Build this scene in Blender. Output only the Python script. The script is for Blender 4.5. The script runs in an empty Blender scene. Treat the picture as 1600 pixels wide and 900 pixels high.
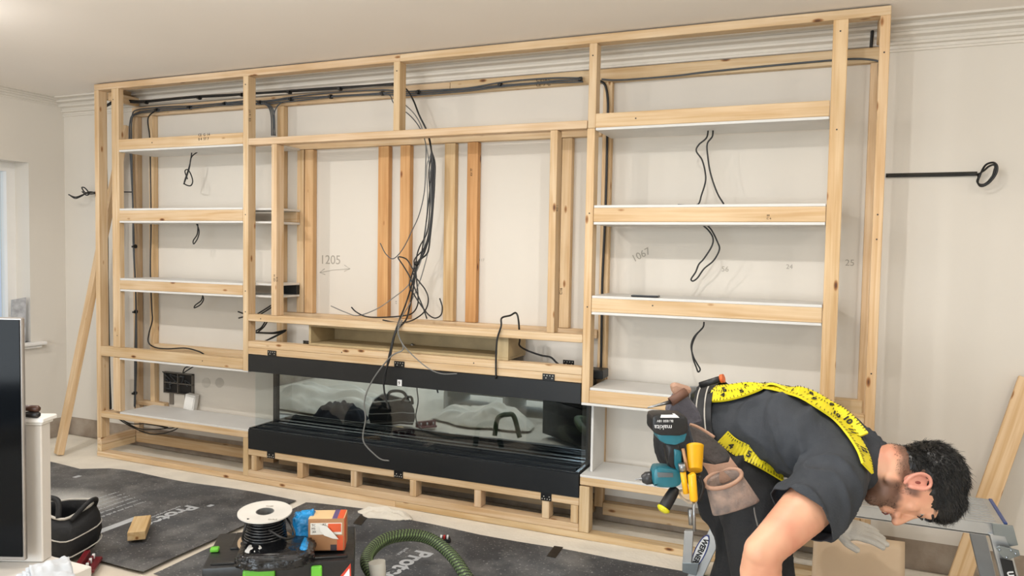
import bpy, bmesh, math, random
import numpy as np
from mathutils import Vector, Matrix, noise
from mathutils.bvhtree import BVHTree
random.seed(7)
D = bpy.data; SC = bpy.context.scene; COL = SC.collection

# ------------------------------------------------------------------ camera
CAM = Vector((4.3661, -3.4301, 1.3751)); FPX = 1188.1
def _rot(pi, ro, ya):
    return Matrix.Rotation(ya, 3, 'Z') @ Matrix.Rotation(pi, 3, 'X') @ Matrix.Rotation(ro, 3, 'Y')
RC = _rot(math.radians(-2.75077), math.radians(-0.99373), math.radians(23.11257))
cd = D.cameras.new('camera'); cam = D.objects.new('camera', cd); COL.objects.link(cam)
cd.sensor_width = 36; cd.lens = FPX / 1600 * 36; cd.clip_start = .02
cam.matrix_world = Matrix.Translation(CAM) @ (RC @ Matrix.Rotation(math.pi / 2, 3, 'X')).to_4x4()
SC.camera = cam
CR = RC @ Vector((1, 0, 0)); CF = RC @ Vector((0, 1, 0)); CU = RC @ Vector((0, 0, 1))   # camera right, forward, up
def ray(px, py): return RC @ Vector(((px - 800) / FPX, 1, -(py - 450) / FPX))
def J(px, py, t): return CAM + ray(px, py) * t                     # a point at depth t (metres)
def U(px, py, y=None, z=None, x=None):                             # a point on a world plane
    d = ray(px, py)
    t = (y - CAM.y) / d.y if y is not None else (z - CAM.z) / d.z if z is not None else (x - CAM.x) / d.x
    return CAM + d * t

# ------------------------------------------------------------------ light and exposure
SC.view_settings.view_transform = 'Standard'; SC.view_settings.look = 'None'
SC.view_settings.gamma = 1; SC.view_settings.use_curve_mapping = False
SC.view_settings.exposure = -0.62
W = D.worlds.new('world'); SC.world = W; W.use_nodes = True
W.node_tree.nodes['Background'].inputs[0].default_value = (.75, .85, 1, 1)
W.node_tree.nodes['Background'].inputs[1].default_value = 1.0
def lamp(x, y, p):                                                  # surface downlight: a beam plus an added point fill that brightens the ceiling
    for kind, e in (('SPOT', p * .80), ('POINT', p * .52)):
        l = D.lights.new('downlight_and_fill', kind); l.energy = e; l.shadow_soft_size = .02; l.color = (1, .975, .945)
        if kind == 'SPOT': l.spot_size = math.radians(166); l.spot_blend = .42
        o = D.objects.new('downlight_and_fill', l); COL.objects.link(o); o.location = (x, y, 2.33 if kind == 'SPOT' else 2.31)
for lx, lp in ((.75, 56), (2.35, 43), (3.95, 45), (5.55, 20)):
    lamp(lx, -1.6, lp); lamp(lx, -3.1, lp * .5)
ld = D.lights.new('added_fill_light', 'AREA'); ld.shape = 'RECTANGLE'; ld.size = 3.4; ld.size_y = 1.9; ld.energy = 240; ld.color = (.9, .95, 1)  # added area light behind the camera for soft fill
lo = D.objects.new('added_fill_light', ld); COL.objects.link(lo); lo.location = (2.8, -6.1, 1.3); lo.rotation_euler = (math.radians(90), 0, 0)

# ------------------------------------------------------------------ materials
def lin(c):
    if isinstance(c, str): c = [int(c[i:i + 2], 16) / 255 for i in (0, 2, 4)]
    return tuple(x / 12.92 if x <= .04045 else ((x + .055) / 1.055) ** 2.4 for x in c) + (1,)
MC = {}
def mat(name, col='808080', rough=.6, metal=0, var=.06, scale=6, bump=0, col2=None, spec=.5, coat=0, bscale=None):
    if name in MC: return MC[name]
    m = D.materials.new(name); m.use_nodes = True; n = m.node_tree.nodes; l = m.node_tree.links
    b = n['Principled BSDF']; c = lin(col)
    b.inputs['Roughness'].default_value = rough; b.inputs['Metallic'].default_value = metal
    b.inputs['Specular IOR Level'].default_value = spec; b.inputs['Coat Weight'].default_value = coat
    tc = n.new('ShaderNodeTexCoord'); nz = n.new('ShaderNodeTexNoise'); nz.inputs['Scale'].default_value = scale; nz.inputs['Detail'].default_value = 5
    l.new(tc.outputs['Object'], nz.inputs['Vector'])
    cr = n.new('ShaderNodeValToRGB'); e = cr.color_ramp.elements
    c2 = lin(col2) if col2 else tuple(min(1, x * (1 - 3 * var)) for x in c[:3]) + (1,)
    e[0].position = .35; e[1].position = .65; e[0].color = c2; e[1].color = c
    l.new(nz.outputs['Fac'], cr.inputs['Fac']); l.new(cr.outputs['Color'], b.inputs['Base Color'])
    if bump:
        bp = n.new('ShaderNodeBump'); bp.inputs['Strength'].default_value = bump; bp.inputs['Distance'].default_value = .01
        n2 = n.new('ShaderNodeTexNoise'); n2.inputs['Scale'].default_value = bscale or scale * 6; n2.inputs['Detail'].default_value = 6
        l.new(tc.outputs['Object'], n2.inputs['Vector']); l.new(n2.outputs['Fac'], bp.inputs['Height']); l.new(bp.outputs['Normal'], b.inputs['Normal'])
    MC[name] = m; return m
def pine():
    m = D.materials.new('pine'); m.use_nodes = True; n = m.node_tree.nodes; l = m.node_tree.links; b = n['Principled BSDF']
    b.inputs['Roughness'].default_value = .62
    tc = n.new('ShaderNodeTexCoord'); oi = n.new('ShaderNodeObjectInfo'); mul = n.new('ShaderNodeMath'); mul.operation = 'MULTIPLY'; mul.inputs[1].default_value = 37
    l.new(oi.outputs['Random'], mul.inputs[0])
    add = n.new('ShaderNodeVectorMath'); add.operation = 'ADD'; l.new(tc.outputs['Object'], add.inputs[0]); l.new(mul.outputs[0], add.inputs[1])
    mp = n.new('ShaderNodeMapping'); mp.inputs['Scale'].default_value = (1.0, 26, 26); l.new(add.outputs[0], mp.inputs['Vector'])
    nz = n.new('ShaderNodeTexNoise'); nz.inputs['Scale'].default_value = 2.2; nz.inputs['Detail'].default_value = 5; nz.inputs['Distortion'].default_value = .6; l.new(mp.outputs[0], nz.inputs['Vector'])
    cr = n.new('ShaderNodeValToRGB'); e = cr.color_ramp.elements; e[0].position = .3; e[0].color = lin('cdac82'); e[1].position = .62; e[1].color = lin('dfc8a8')
    l.new(nz.outputs['Fac'], cr.inputs['Fac'])
    # broad patches
    n3 = n.new('ShaderNodeTexNoise'); n3.inputs['Scale'].default_value = 1.0; mp3 = n.new('ShaderNodeMapping'); mp3.inputs['Scale'].default_value = (2.5, 9, 9)
    l.new(add.outputs[0], mp3.inputs['Vector']); l.new(mp3.outputs[0], n3.inputs['Vector'])
    c3 = n.new('ShaderNodeValToRGB'); c3.color_ramp.elements[0].position = .35; c3.color_ramp.elements[0].color = (.88, .84, .77, 1); c3.color_ramp.elements[1].position = .6; c3.color_ramp.elements[1].color = (1, 1, 1, 1)
    l.new(n3.outputs['Fac'], c3.inputs['Fac'])
    m1 = n.new('ShaderNodeMixRGB'); m1.blend_type = 'MULTIPLY'; m1.inputs[0].default_value = 1; l.new(cr.outputs[0], m1.inputs[1]); l.new(c3.outputs[0], m1.inputs[2])
    # knots
    vo = n.new('ShaderNodeTexVoronoi'); vo.inputs['Scale'].default_value = 1; mp2 = n.new('ShaderNodeMapping'); mp2.inputs['Scale'].default_value = (5, 13, 13)
    l.new(add.outputs[0], mp2.inputs['Vector']); l.new(mp2.outputs[0], vo.inputs['Vector'])
    kr = n.new('ShaderNodeValToRGB'); k = kr.color_ramp.elements; k[0].position = .04; k[0].color = (.16, .08, .04, 1); k[1].position = .13; k[1].color = (1, 1, 1, 1)
    kk = k.new(.085); kk.color = (.55, .36, .2, 1)
    l.new(vo.outputs['Distance'], kr.inputs['Fac'])
    m2 = n.new('ShaderNodeMixRGB'); m2.blend_type = 'MULTIPLY'; m2.inputs[0].default_value = 1; l.new(m1.outputs[0], m2.inputs[1]); l.new(kr.outputs[0], m2.inputs[2])
    m3 = n.new('ShaderNodeMixRGB'); m3.blend_type = 'MULTIPLY'; m3.inputs[0].default_value = 1; l.new(m2.outputs[0], m3.inputs[1]); l.new(oi.outputs['Color'], m3.inputs[2])
    l.new(m3.outputs[0], b.inputs['Base Color'])
    bp = n.new('ShaderNodeBump'); bp.inputs['Strength'].default_value = .15; bp.inputs['Distance'].default_value = .003; l.new(nz.outputs['Fac'], bp.inputs['Height']); l.new(bp.outputs[0], b.inputs['Normal'])
    return m
PINE = pine()
def thin_glass(name, tint=(.965, .985, .99, 1)):
    m = D.materials.new(name); m.use_nodes = True; n = m.node_tree.nodes; l = m.node_tree.links
    n.remove(n['Principled BSDF']); tr = n.new('ShaderNodeBsdfTransparent'); tr.inputs[0].default_value = tint
    gl = n.new('ShaderNodeBsdfGlossy'); gl.inputs['Roughness'].default_value = 0.0; lw = n.new('ShaderNodeLayerWeight'); lw.inputs['Blend'].default_value = .5; pw = n.new('ShaderNodeMath'); pw.operation = 'POWER'; pw.inputs[1].default_value = 5; l.new(lw.outputs['Facing'], pw.inputs[0]); fr = n.new('ShaderNodeMath'); fr.operation = 'MULTIPLY_ADD'; fr.inputs[1].default_value = .8; fr.inputs[2].default_value = .035; l.new(pw.outputs[0], fr.inputs[0])
    mx = n.new('ShaderNodeMixShader'); l.new(fr.outputs[0], mx.inputs[0]); l.new(tr.outputs[0], mx.inputs[1]); l.new(gl.outputs[0], mx.inputs[2])
    l.new(mx.outputs[0], n['Material Output'].inputs['Surface']); return m
GLASS = thin_glass('clear_glass')
WALL = mat('wall_paint', 'ddd6cb', .75, var=.012, scale=1.5, bump=.03)
CEIL = mat('ceiling_paint', 'f5eee6', .8, var=.01, scale=1)
WHITE = mat('white_gloss_paint', 'ece9e4', .35, var=.01)
PLAST = mat('bare_plaster', 'a89b8c', .9, var=.12, scale=7, bump=.3, col2='8a7a6a')
MDF = mat('white_board', 'dcdad6', .5, var=.02)
BLACK = mat('black_metal', '15181b', .42, var=.05, scale=3)
BLKG = mat('black_gloss_metal', '22262a', .22, var=.1, scale=3)
CABLE = mat('black_cable', '141414', .42)
GREYC = mat('grey_cable', '4c5054', .5)
LGREYC = mat('light_grey_cable', '7d7d7a', .5)
PLY = mat('plywood', 'b9a57e', .6, var=.06, scale=9)
SHEET = mat('cotton_dust_sheet', 'efe8da', .95, var=.04, scale=5, bump=.3, bscale=60)
MATB = mat('floor_protection', '35373a', .62, var=.2, scale=5, bump=.5, col2='26282b', bscale=9)
ALU = mat('aluminium', 'c3c5c6', .35, metal=.85, var=.05, scale=8)
STEEL = mat('steel', '9a9da0', .3, metal=.9)
INK = mat('print_ink', '3a2a1c', .8); INKW = mat('white_print', 'c2c6ca', .8); WPR = mat('bright_white_print', 'eeeeee', .6)
PENCIL = mat('pencil_line', 'b3aca0', .9)

# ------------------------------------------------------------------ helpers
WM = {}                                                             # world matrix of every object we make
def _parent(o, parent, basis):
    if parent is not None:
        o.parent = parent; o.matrix_parent_inverse = WM[parent.name].inverted()
    o.matrix_basis = basis; WM[o.name] = basis.copy()
def tag(o, label=None, cat=None, group=None, kind=None):
    if label: o['label'] = label
    if cat: o['category'] = cat
    if group: o['group'] = group
    if kind: o['kind'] = kind
    return o
def thing(name, loc, label, cat, group=None):
    o = D.objects.new(name, None); COL.objects.link(o); o.empty_display_size = .05
    _parent(o, None, Matrix.Translation(Vector(loc))); return tag(o, label, cat, group)
def build(name, bm, m, parent=None, smooth=False, basis=None, color=None):
    me = D.meshes.new(name); bmesh.ops.recalc_face_normals(bm, faces=bm.faces); bm.to_mesh(me); bm.free()
    for x in (m if isinstance(m, (list, tuple)) else [m]): me.materials.append(x)
    if smooth: me.shade_smooth()
    o = D.objects.new(name, me); COL.objects.link(o); _parent(o, parent, basis or Matrix.Identity(4))
    if smooth == 'auto':
        me.set_sharp_from_angle(angle=math.radians(38))
    if color: o.color = color
    return o
def NB(): return bmesh.new()
def _bev(bm, geom_edges, w, seg=1):
    if w: bmesh.ops.bevel(bm, geom=geom_edges, offset=w, segments=seg, affect='EDGES', profile=.5)
def box(bm, x0, x1, y0, y1, z0, z1, bev=0, mi=0, seg=1, M=None):
    r = bmesh.ops.create_cube(bm, size=1); vs = r['verts']
    T = Matrix.Translation(((x0 + x1) / 2, (y0 + y1) / 2, (z0 + z1) / 2)) @ Matrix.Diagonal((abs(x1 - x0), abs(y1 - y0), abs(z1 - z0), 1))
    if M is not None: T = M @ T
    bmesh.ops.transform(bm, matrix=T, verts=vs)
    es = list({e for v in vs for e in v.link_edges}); fs = list({f for v in vs for f in v.link_faces})
    for f in fs: f.material_index = mi
    _bev(bm, es, bev, seg)
    return bm
def frame_m(o, x, y):                                               # matrix with origin o, axes x and (about) y
    x = Vector(x).normalized(); y = Vector(y); z = x.cross(y).normalized(); y = z.cross(x)
    M = Matrix((x, y, z)).transposed().to_4x4(); M.translation = Vector(o); return M
def smooth_path(pts, n=8):
    P = [Vector(p) for p in pts]
    if len(P) < 3: return P
    out = []; Q = [P[0] * 2 - P[1]] + P + [P[-1] * 2 - P[-2]]
    for i in range(1, len(Q) - 2):
        a, b, c, d = Q[i - 1:i + 3]
        for k in range(n):
            t = k / n
            out.append(.5 * ((2 * b) + (c - a) * t + (2 * a - 5 * b + 4 * c - d) * t * t + (3 * b - a - 3 * c + d) * t ** 3))
    out.append(P[-1]); return out
def tube(bm, pts, r, seg=8, cap=True, mi=0):
    P = [Vector(p) for p in pts]; rr = r if callable(r) else (lambda i, n: r)
    rings = []; up = None; n = len(P)
    for i, p in enumerate(P):
        t = (P[min(i + 1, n - 1)] - P[max(i - 1, 0)]).normalized()
        if up is None: up = t.orthogonal().normalized()
        up = (up - t * up.dot(t)).normalized(); w = t.cross(up); R = rr(i, n)
        rings.append([bm.verts.new(p + (up * math.cos(2 * math.pi * k / seg) + w * math.sin(2 * math.pi * k / seg)) * R) for k in range(seg)])
    for a, b in zip(rings, rings[1:]):
        for k in range(seg):
            f = bm.faces.new((a[k], a[(k + 1) % seg], b[(k + 1) % seg], b[k])); f.material_index = mi; f.smooth = True
    if cap:
        for q in (rings[0][::-1], rings[-1]): bm.faces.new(q).material_index = mi
    return bm
def prism(bm, pts, d, bev=0, mi=0):                                 # polygon of world points extruded by vector d
    d = Vector(d); a = [bm.verts.new(Vector(p)) for p in pts]; b = [bm.verts.new(Vector(p) + d) for p in pts]; n = len(a)
    fs = [bm.faces.new(a), bm.faces.new(b[::-1])] + [bm.faces.new((a[i], b[i], b[(i + 1) % n], a[(i + 1) % n])) for i in range(n)]
    for f in fs: f.material_index = mi
    if bev: _bev(bm, list({e for f in fs for e in f.edges}), bev, 2)
    return bm
def lathe(bm, M, prof, seg=32, mi=0):                               # profile (r, z) around local z of M
    rings = [[bm.verts.new(M @ Vector((r * math.cos(2 * math.pi * k / seg), r * math.sin(2 * math.pi * k / seg), z))) for k in range(seg)] for r, z in prof]
    for a, b in zip(rings, rings[1:]):
        for k in range(seg): bm.faces.new((a[k], a[(k + 1) % seg], b[(k + 1) % seg], b[k])).material_index = mi
    for q in (rings[0][::-1], rings[-1]): bm.faces.new(q).material_index = mi
    return bm
def ball(bm, c, r, M=None, sub=2, mi=0):                            # ellipsoid, r scalar or 3-tuple, M 3x3 orientation
    rs = (r, r, r) if not hasattr(r, '__len__') else r
    T = Matrix.Translation(Vector(c)) @ (M.to_4x4() if M else Matrix.Identity(4)) @ Matrix.Diagonal((*rs, 1))
    q = bmesh.ops.create_icosphere(bm, subdivisions=sub, radius=1, matrix=T)
    for v in q['verts']:
        for f in v.link_faces: f.material_index = mi
    return bm
def chain(bm, pts, rad, sub=2, step=.35):                            # tapered limb as overlapping spheres (later fused by remesh)
    for (a, ra), (b, rb) in zip(zip(pts, rad), zip(pts[1:], rad[1:])):
        a = Vector(a); b = Vector(b); L = (b - a).length; n = max(2, int(L / (min(ra, rb) * step)))
        for i in range(n + 1):
            t = i / n; ball(bm, a.lerp(b, t), ra + (rb - ra) * t, sub=sub)
    return bm
def fuse(name, bm, m, parent, voxel=.006, smooth_it=6, disp=None):
    me = D.meshes.new('tmp'); bm.to_mesh(me); bm.free(); o = D.objects.new('tmp', me); COL.objects.link(o)
    r = o.modifiers.new('r', 'REMESH'); r.mode = 'VOXEL'; r.voxel_size = voxel; r.use_smooth_shade = True
    s = o.modifiers.new('s', 'SMOOTH'); s.iterations = smooth_it; s.factor = .5
    dg = bpy.context.evaluated_depsgraph_get(); dg.update()
    me2 = D.meshes.new_from_object(o.evaluated_get(dg)); D.objects.remove(o); me2.materials.clear()
    for x in (m if isinstance(m, (list, tuple)) else [m]): me2.materials.append(x)
    if disp:
        n = len(me2.vertices); no = [v.normal.copy() for v in me2.vertices]
        for v, q in zip(me2.vertices, no): v.co += q * disp(v.co)
    me2.shade_smooth(); o2 = D.objects.new(name, me2); COL.objects.link(o2); _parent(o2, parent, Matrix.Identity(4)); return o2
def text(name, body, size, origin, right, up, m, parent=None, ext=.0004, align='LEFT', off=.001, bold=0, xs=1):
    cu = D.curves.new(name, 'FONT'); cu.body = body; cu.size = size; cu.extrude = ext; cu.align_x = align; cu.offset = bold
    tmp = D.objects.new('tmp', cu); COL.objects.link(tmp); dg = bpy.context.evaluated_depsgraph_get(); dg.update()
    me = D.meshes.new_from_object(tmp.evaluated_get(dg)); D.objects.remove(tmp); me.materials.clear(); me.materials.append(m)
    o = D.objects.new(name, me); COL.objects.link(o); M = frame_m(origin, right, up); M.translation += M.col[2].xyz * off
    _parent(o, parent, M @ Matrix.Diagonal((xs, 1, 1, 1))); return o
AX = {'x': Matrix.Identity(4), 'y': Matrix(((0, 0, 1, 0), (1, 0, 0, 0), (0, 1, 0, 0), (0, 0, 0, 1))), 'z': Matrix(((0, 1, 0, 0), (0, 0, 1, 0), (1, 0, 0, 0), (0, 0, 0, 1)))}
def beam(name, parent, x0, x1, y0, y1, z0, z1, tone=None, m=None, along=None):   # a sawn timber, grain along its length
    s = {'x': x1 - x0, 'y': y1 - y0, 'z': z1 - z0}; a = along or max(s, key=s.get); order = {'x': 'xyz', 'y': 'yzx', 'z': 'zxy'}[a]
    bm = NB(); d = [s[k] for k in order]; box(bm, -d[0] / 2, d[0] / 2, -d[1] / 2, d[1] / 2, -d[2] / 2, d[2] / 2, bev=min(.0022, min(d) * .2))
    g = random.uniform(.93, 1.03); c = tone or (g, g * random.uniform(.97, 1.0), g * random.uniform(.92, 1.0))
    return build(name, bm, m or PINE, parent, basis=Matrix.Translation(((x0 + x1) / 2, (y0 + y1) / 2, (z0 + z1) / 2)) @ AX[a], color=(*c, 1))
def beam2(name, parent, a, b, w, h, side, tone=(1, 1, 1)):           # timber between two points; side = direction of w
    a = Vector(a); b = Vector(b); M = frame_m((a + b) / 2, b - a, side); L = (b - a).length; bm = NB()
    box(bm, -L / 2, L / 2, -w / 2, w / 2, -h / 2, h / 2, bev=.002)
    return build(name, bm, PINE, parent, basis=M, color=(*tone, 1))
def cable(name, paths, r, m, label=None, group=None, parent=None, cat='cable', seg=7, n=8):
    bm = NB()
    for p in paths: tube(bm, smooth_path(p, n), r, seg)
    o = build(name, bm, m, parent)
    if parent is None: tag(o, label, cat, group)
    return o
def PX(pts, y=None, t=None):                                         # picture points at a wall depth y, or (px,py,y) triples
    return [U(p[0], p[1], y=(p[2] if len(p) > 2 else y)) for p in pts]

# ================================================================== THE ROOM
YB = .31; XL = -.70; XR = 6.3; YF = -5.6; ZC = 2.392
def structure(name, bm, m, parent=None, **k):
    o = build(name, bm, m, parent, **k)
    if parent is None: o['kind'] = 'structure'
    return o
structure('floor', box(NB(), XL - .3, XR + .1, YF - .1, YB + .1, -.1, -.004), mat('screed_floor', 'e0d6c6', .8, var=.03))
structure('ceiling', box(NB(), XL - .3, XR + .1, YF - .1, YB + .1, ZC, ZC + .1), CEIL)
wb = structure('wall_back', box(NB(), XL - .3, XR + .1, YB, YB + .12, 0, ZC), WALL)
bm = NB()                                                           # bare plaster band where the skirting came off
box(bm, XL, XR, YB - .0015, YB + .001, 0, .135); structure('baseboard_back', bm, PLAST)
bm = NB(); box(bm, XL - .001, XL + .0015, YF, YB, 0, .135); structure('baseboard_left', bm, PLAST)
bm = NB()                                                           # left wall with the window opening
box(bm, XL - .3, XL, .05, YB, 0, ZC); box(bm, XL - .3, XL, -1.35, .05, 0, .70); box(bm, XL - .3, XL, -1.35, .05, 1.92, ZC); box(bm, XL - .3, XL, YF, -1.35, 0, ZC)
structure('wall_left', bm, WALL)
structure('wall_right', box(NB(), XR, XR + .1, YF, YB, 0, ZC), WALL)
bm = NB(); box(bm, XL, 1.0, YF - .1, YF, 0, ZC); box(bm, 4.6, XR, YF - .1, YF, 0, ZC); box(bm, 1.0, 4.6, YF - .1, YF, 2.1, ZC); box(bm, 1.0, 4.6, YF - .1, YF, 0, .05)
structure('wall_front', bm, WALL)
bm = NB()
for x in (1.0, 2.17, 3.37, 4.54): box(bm, x, x + .06, YF - .08, YF - .02, .05, 2.1)
box(bm, 1, 4.6, YF - .08, YF - .02, .05, .12); box(bm, 1, 4.6, YF - .08, YF - .02, 2.03, 2.1)
w2 = structure('added_window', bm, WHITE); structure('pane', box(NB(), 1.06, 4.54, YF - .055, YF - .045, .12, 2.03), GLASS, w2)  # unseen window, added to let the soft fill into the room
bm = NB(); xw = XL - .2
box(bm, xw, xw + .06, -1.35, .05, .70, .76); box(bm, xw, xw + .06, -1.35, .05, 1.86, 1.92)
for y in (-1.35, -.68, -.01): box(bm, xw, xw + .06, y, y + .06, .76, 1.86)
w1 = structure('window_1', bm, WHITE); structure('pane', box(NB(), xw + .02, xw + .03, -1.29, -.01, .76, 1.86), GLASS, w1)
bm = NB(); box(bm, XL - .14, XL + .06, -1.42, .13, .675, .70, bev=.008, seg=2); box(bm, XL, XL + .035, -1.40, .11, .655, .675, bev=.006)
structure('window_sill', bm, WHITE, w1)
# plaster cornice along the back and the left wall
prof = [(0, .122), (.010, .122), (.010, .112), (.003, .108), (.004, .096), (.020, .092), (.022, .082), (.012, .078), (.018, .066), (.040, .058), (.044, .048), (.034, .044), (.040, .036), (.066, .030), (.070, .020), (.060, .017), (.070, .010), (.100, .008), (.104, 0), (0, 0)]
bm = NB(); prism(bm, [Vector((XL, YB - a, ZC - b)) for a, b in prof], (XR - XL, 0, 0)); structure('trim_1', bm, WALL)
bm = NB(); prism(bm, [Vector((XL + a * .5, YF, ZC - b * .5)) for a, b in prof], (0, YB - YF, 0)); structure('trim_2', bm, WALL)
# cream dust sheet floor covering beside the frame
bm = NB(); NX, NY = 150, 44
def sheet_h(x, y):
    v = noise.noise(Vector((x * 1.6, y * 5, 2))) * .006 + noise.noise(Vector((x * 7, y * 12, 5))) * .003
    return .004 + max(0, v)
g = []
for j in range(NY + 1):
    y = -.36 + (YB + .35) * j / NY; row = []
    for i in range(NX + 1):
        x = XL + .01 + (5.9 - XL) * i / NX; row.append(bm.verts.new((x, y, sheet_h(x, y))))
    g.append(row)
for j in range(NY):
    for i in range(NX): bm.faces.new((g[j][i], g[j][i + 1], g[j + 1][i + 1], g[j + 1][i]))
r_ = bmesh.ops.extrude_face_region(bm, geom=bm.faces[:]); bmesh.ops.translate(bm, verts=[v for v in r_['geom'] if isinstance(v, bmesh.types.BMVert)], vec=(0, 0, -.0035))
o = build('dust_sheet', bm, SHEET, None, smooth=True); tag(o, 'cream dust sheet spread flat along the floor beneath the timber frame', 'dust sheet')

# black floor protection mats
def floor_mat(name, outline, label, seed):
    bm = NB(); vs = []
    n = len(outline); pts = []
    for i in range(n):
        a = Vector(outline[i]); b = Vector(outline[(i + 1) % n]); L = (b - a).length; k = max(1, int(L / .05))
        for q in range(k):
            p = a.lerp(b, q / k); d = (b - a).normalized(); w = noise.noise(Vector((p.x * 3, p.y * 3, seed))) * .012
            pts.append((p.x - d.y * w, p.y + d.x * w, .013))
    prism(bm, [Vector(p) for p in pts], (0, 0, -.0025)); bmesh.ops.triangulate(bm, faces=[f for f in bm.faces if len(f.verts) > 4])
    o = build(name, bm, MATS); return tag(o, label, 'floor protection')
def mat_shader():
    m = mat('dusty_floor_protection', '505357', .5, var=.15, scale=2.6, bump=.8, col2='3a3c40', bscale=6)
    n = m.node_tree.nodes; l = m.node_tree.links; b = n['Principled BSDF']; tc = n['Texture Coordinate']
    src = b.inputs['Base Color'].links[0].from_socket
    # fine wood-dust speckle and swept dust patches
    v = n.new('ShaderNodeTexNoise'); v.inputs['Scale'].default_value = 90; v.inputs['Detail'].default_value = 2; l.new(tc.outputs['Object'], v.inputs['Vector'])
    r = n.new('ShaderNodeValToRGB'); r.color_ramp.elements[0].position = .64; r.color_ramp.elements[1].position = .70; r.color_ramp.elements[1].color = (.55, .55, .55, 1); l.new(v.outputs['Fac'], r.inputs['Fac'])
    w = n.new('ShaderNodeTexNoise'); w.inputs['Scale'].default_value = 3.2; w.inputs['Detail'].default_value = 7; w.inputs['Roughness'].default_value = .7; l.new(tc.outputs['Object'], w.inputs['Vector'])
    r2 = n.new('ShaderNodeValToRGB'); r2.color_ramp.elements[0].position = .46; r2.color_ramp.elements[1].position = .85; r2.color_ramp.elements[1].color = (.5, .5, .5, 1); l.new(w.outputs['Fac'], r2.inputs['Fac'])
    sg = n.new('ShaderNodeTexGradient'); sg.gradient_type = 'SPHERICAL'; mp = n.new('ShaderNodeMapping'); mp.inputs['Location'].default_value = (-.66 * 3, .69 * 5, 0); mp.inputs['Scale'].default_value = (3, 5, 1)
    l.new(tc.outputs['Object'], mp.inputs['Vector']); l.new(mp.outputs[0], sg.inputs['Vector'])
    a1 = n.new('ShaderNodeMath'); a1.operation = 'ADD'; l.new(r.outputs[0], a1.inputs[0]); l.new(r2.outputs[0], a1.inputs[1])
    a2 = n.new('ShaderNodeMath'); a2.operation = 'MULTIPLY_ADD'; a2.inputs[1].default_value = 1.3; l.new(sg.outputs['Fac'], a2.inputs[0]); l.new(a1.outputs[0], a2.inputs[2]); a2.use_clamp = True
    mx = n.new('ShaderNodeMixRGB'); l.new(a2.outputs[0], mx.inputs[0]); l.new(src, mx.inputs[1]); mx.inputs[2].default_value = lin('b6b6b3'); l.new(mx.outputs[0], b.inputs['Base Color']); return m
MATS = mat_shader()
mat1 = floor_mat('floor_protection_mat', [(XL + .15, -1.12), (1.74, -1.16), (1.735, -.62), (1.725, -.157), (1.43, -.145), (.94, -.18), (.43, -.162), (.33, -.18), (.19, -.266), (-.13, -.235), (XL + .15, -.22)], 'black floor protection mat printed with lines of text, left of the cream seam', 1)
mat2 = floor_mat('floor_protection_mat', [(1.80, -1.16), (6.1, -1.3), (6.0, -.2), (3.79, -.184), (3.16, -.172), (2.83, -.173), (2.315, -.141), (2.113, -.105), (1.80, -.163)], 'black floor protection mat under the green hose, right of the cream seam', 4)
FR = Vector((0, -1, 0)); FU = Vector((1, 0, 0))
def ftext(s, size, x, y, par, xs=1, bold=0): text('printed_text', s, size, (x, y, .0135), FR, FU, INKW, par, off=.0006, bold=bold, xs=xs)
ftext('Protec', .115, 1.275, -.47, mat1, bold=.004); ftext('surface protection', .028, 1.245, -.50, mat1)
for q_ in ((1.17, 1.215, -.98, -.72), (1.37, 1.395, -.44, -.41), (-.02, .05, -.56, -.50), (.30, .33, -.40, -.36)): build('printed_block', box(NB(), *q_, .0132, .0142), INKW, mat1)
for i in range(6):
    ftext(['\u2022 heavy duty site grade sheet for floors and worktops', '\u2022 resists water paint oil and dust on site', '\u2022 tape along every joint before work starts', '\u2022 lift and recycle after use please', '\u2022 do not use on wet or dirty floors', '\u2022 keep away from open flame and heat'][i], .026, 1.02 - .052 * i, -.52 + .01 * i, mat1)
ftext('surface', .030, 2.60, -.47, mat2); ftext('Protec', .12, 2.66, -.47, mat2, bold=.004)
bm = NB(); box(bm, 2.74, 2.775, -.425, -.39, .0132, .0142); build('printed_block', bm, INKW, mat2)
# duct tape strips
def patch(name, pts, m, label, h=.0008, z=.0142, cat='tape'):
    bm = NB(); prism(bm, [Vector((p.x, p.y, z)) for p in [U(a, b, z=z) for a, b in pts]], (0, 0, h)); return tag(build(name, bm, m), label, cat)
TAPE = mat('black_tape', '17181a', .35)
patch('duct_tape', [(552, 818), (564, 821), (580, 801), (568, 798)], TAPE, 'black tape strip across the mat edge behind the cardboard box')
patch('duct_tape', [(854, 869), (868, 872), (880, 855), (866, 853)], TAPE, 'black tape square on the mat edge right of the hose')

# ================================================================== TIMBER FRAME
TF = thing('timber_media_unit', (2.2, .1, .01), 'floor to ceiling pine stud frame with open shelf bays either side of a screen recess', 'stud frame')
B = lambda n, *a, **k: beam(n, TF, *a, **k)
ZT = 2.385; ZB = ZT - .038
OR = (.90, .66, .42); PALE = (.98, .96, .92); WARM = (1, .95, .86); DK = (.86, .82, .76)
B('top_plate', .0, 2.25, 0, .063, ZB, ZT); B('top_plate', 2.25, 4.53, 0, .063, ZB, ZT)
B('top_return', 0, .038, .064, .30, ZB - .045, ZT, tone=DK); B('top_return', 4.49, 4.53, .064, .30, ZB - .045, ZT, tone=DK)
B('top_return', .045, .08, .064, .27, ZB - .055, ZB - .002, tone=DK)
B('post', 0, .038, 0, .063, .127, ZB); B('post', .152, .214, 0, .038, .725, ZB, tone=PALE); B('post', .146, .208, .002, .040, .315, .658)
B('post', 1.209, 1.247, 0, .063, .655, ZB); B('post', 1.209, 1.247, 0, .063, .039, .262)
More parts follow.
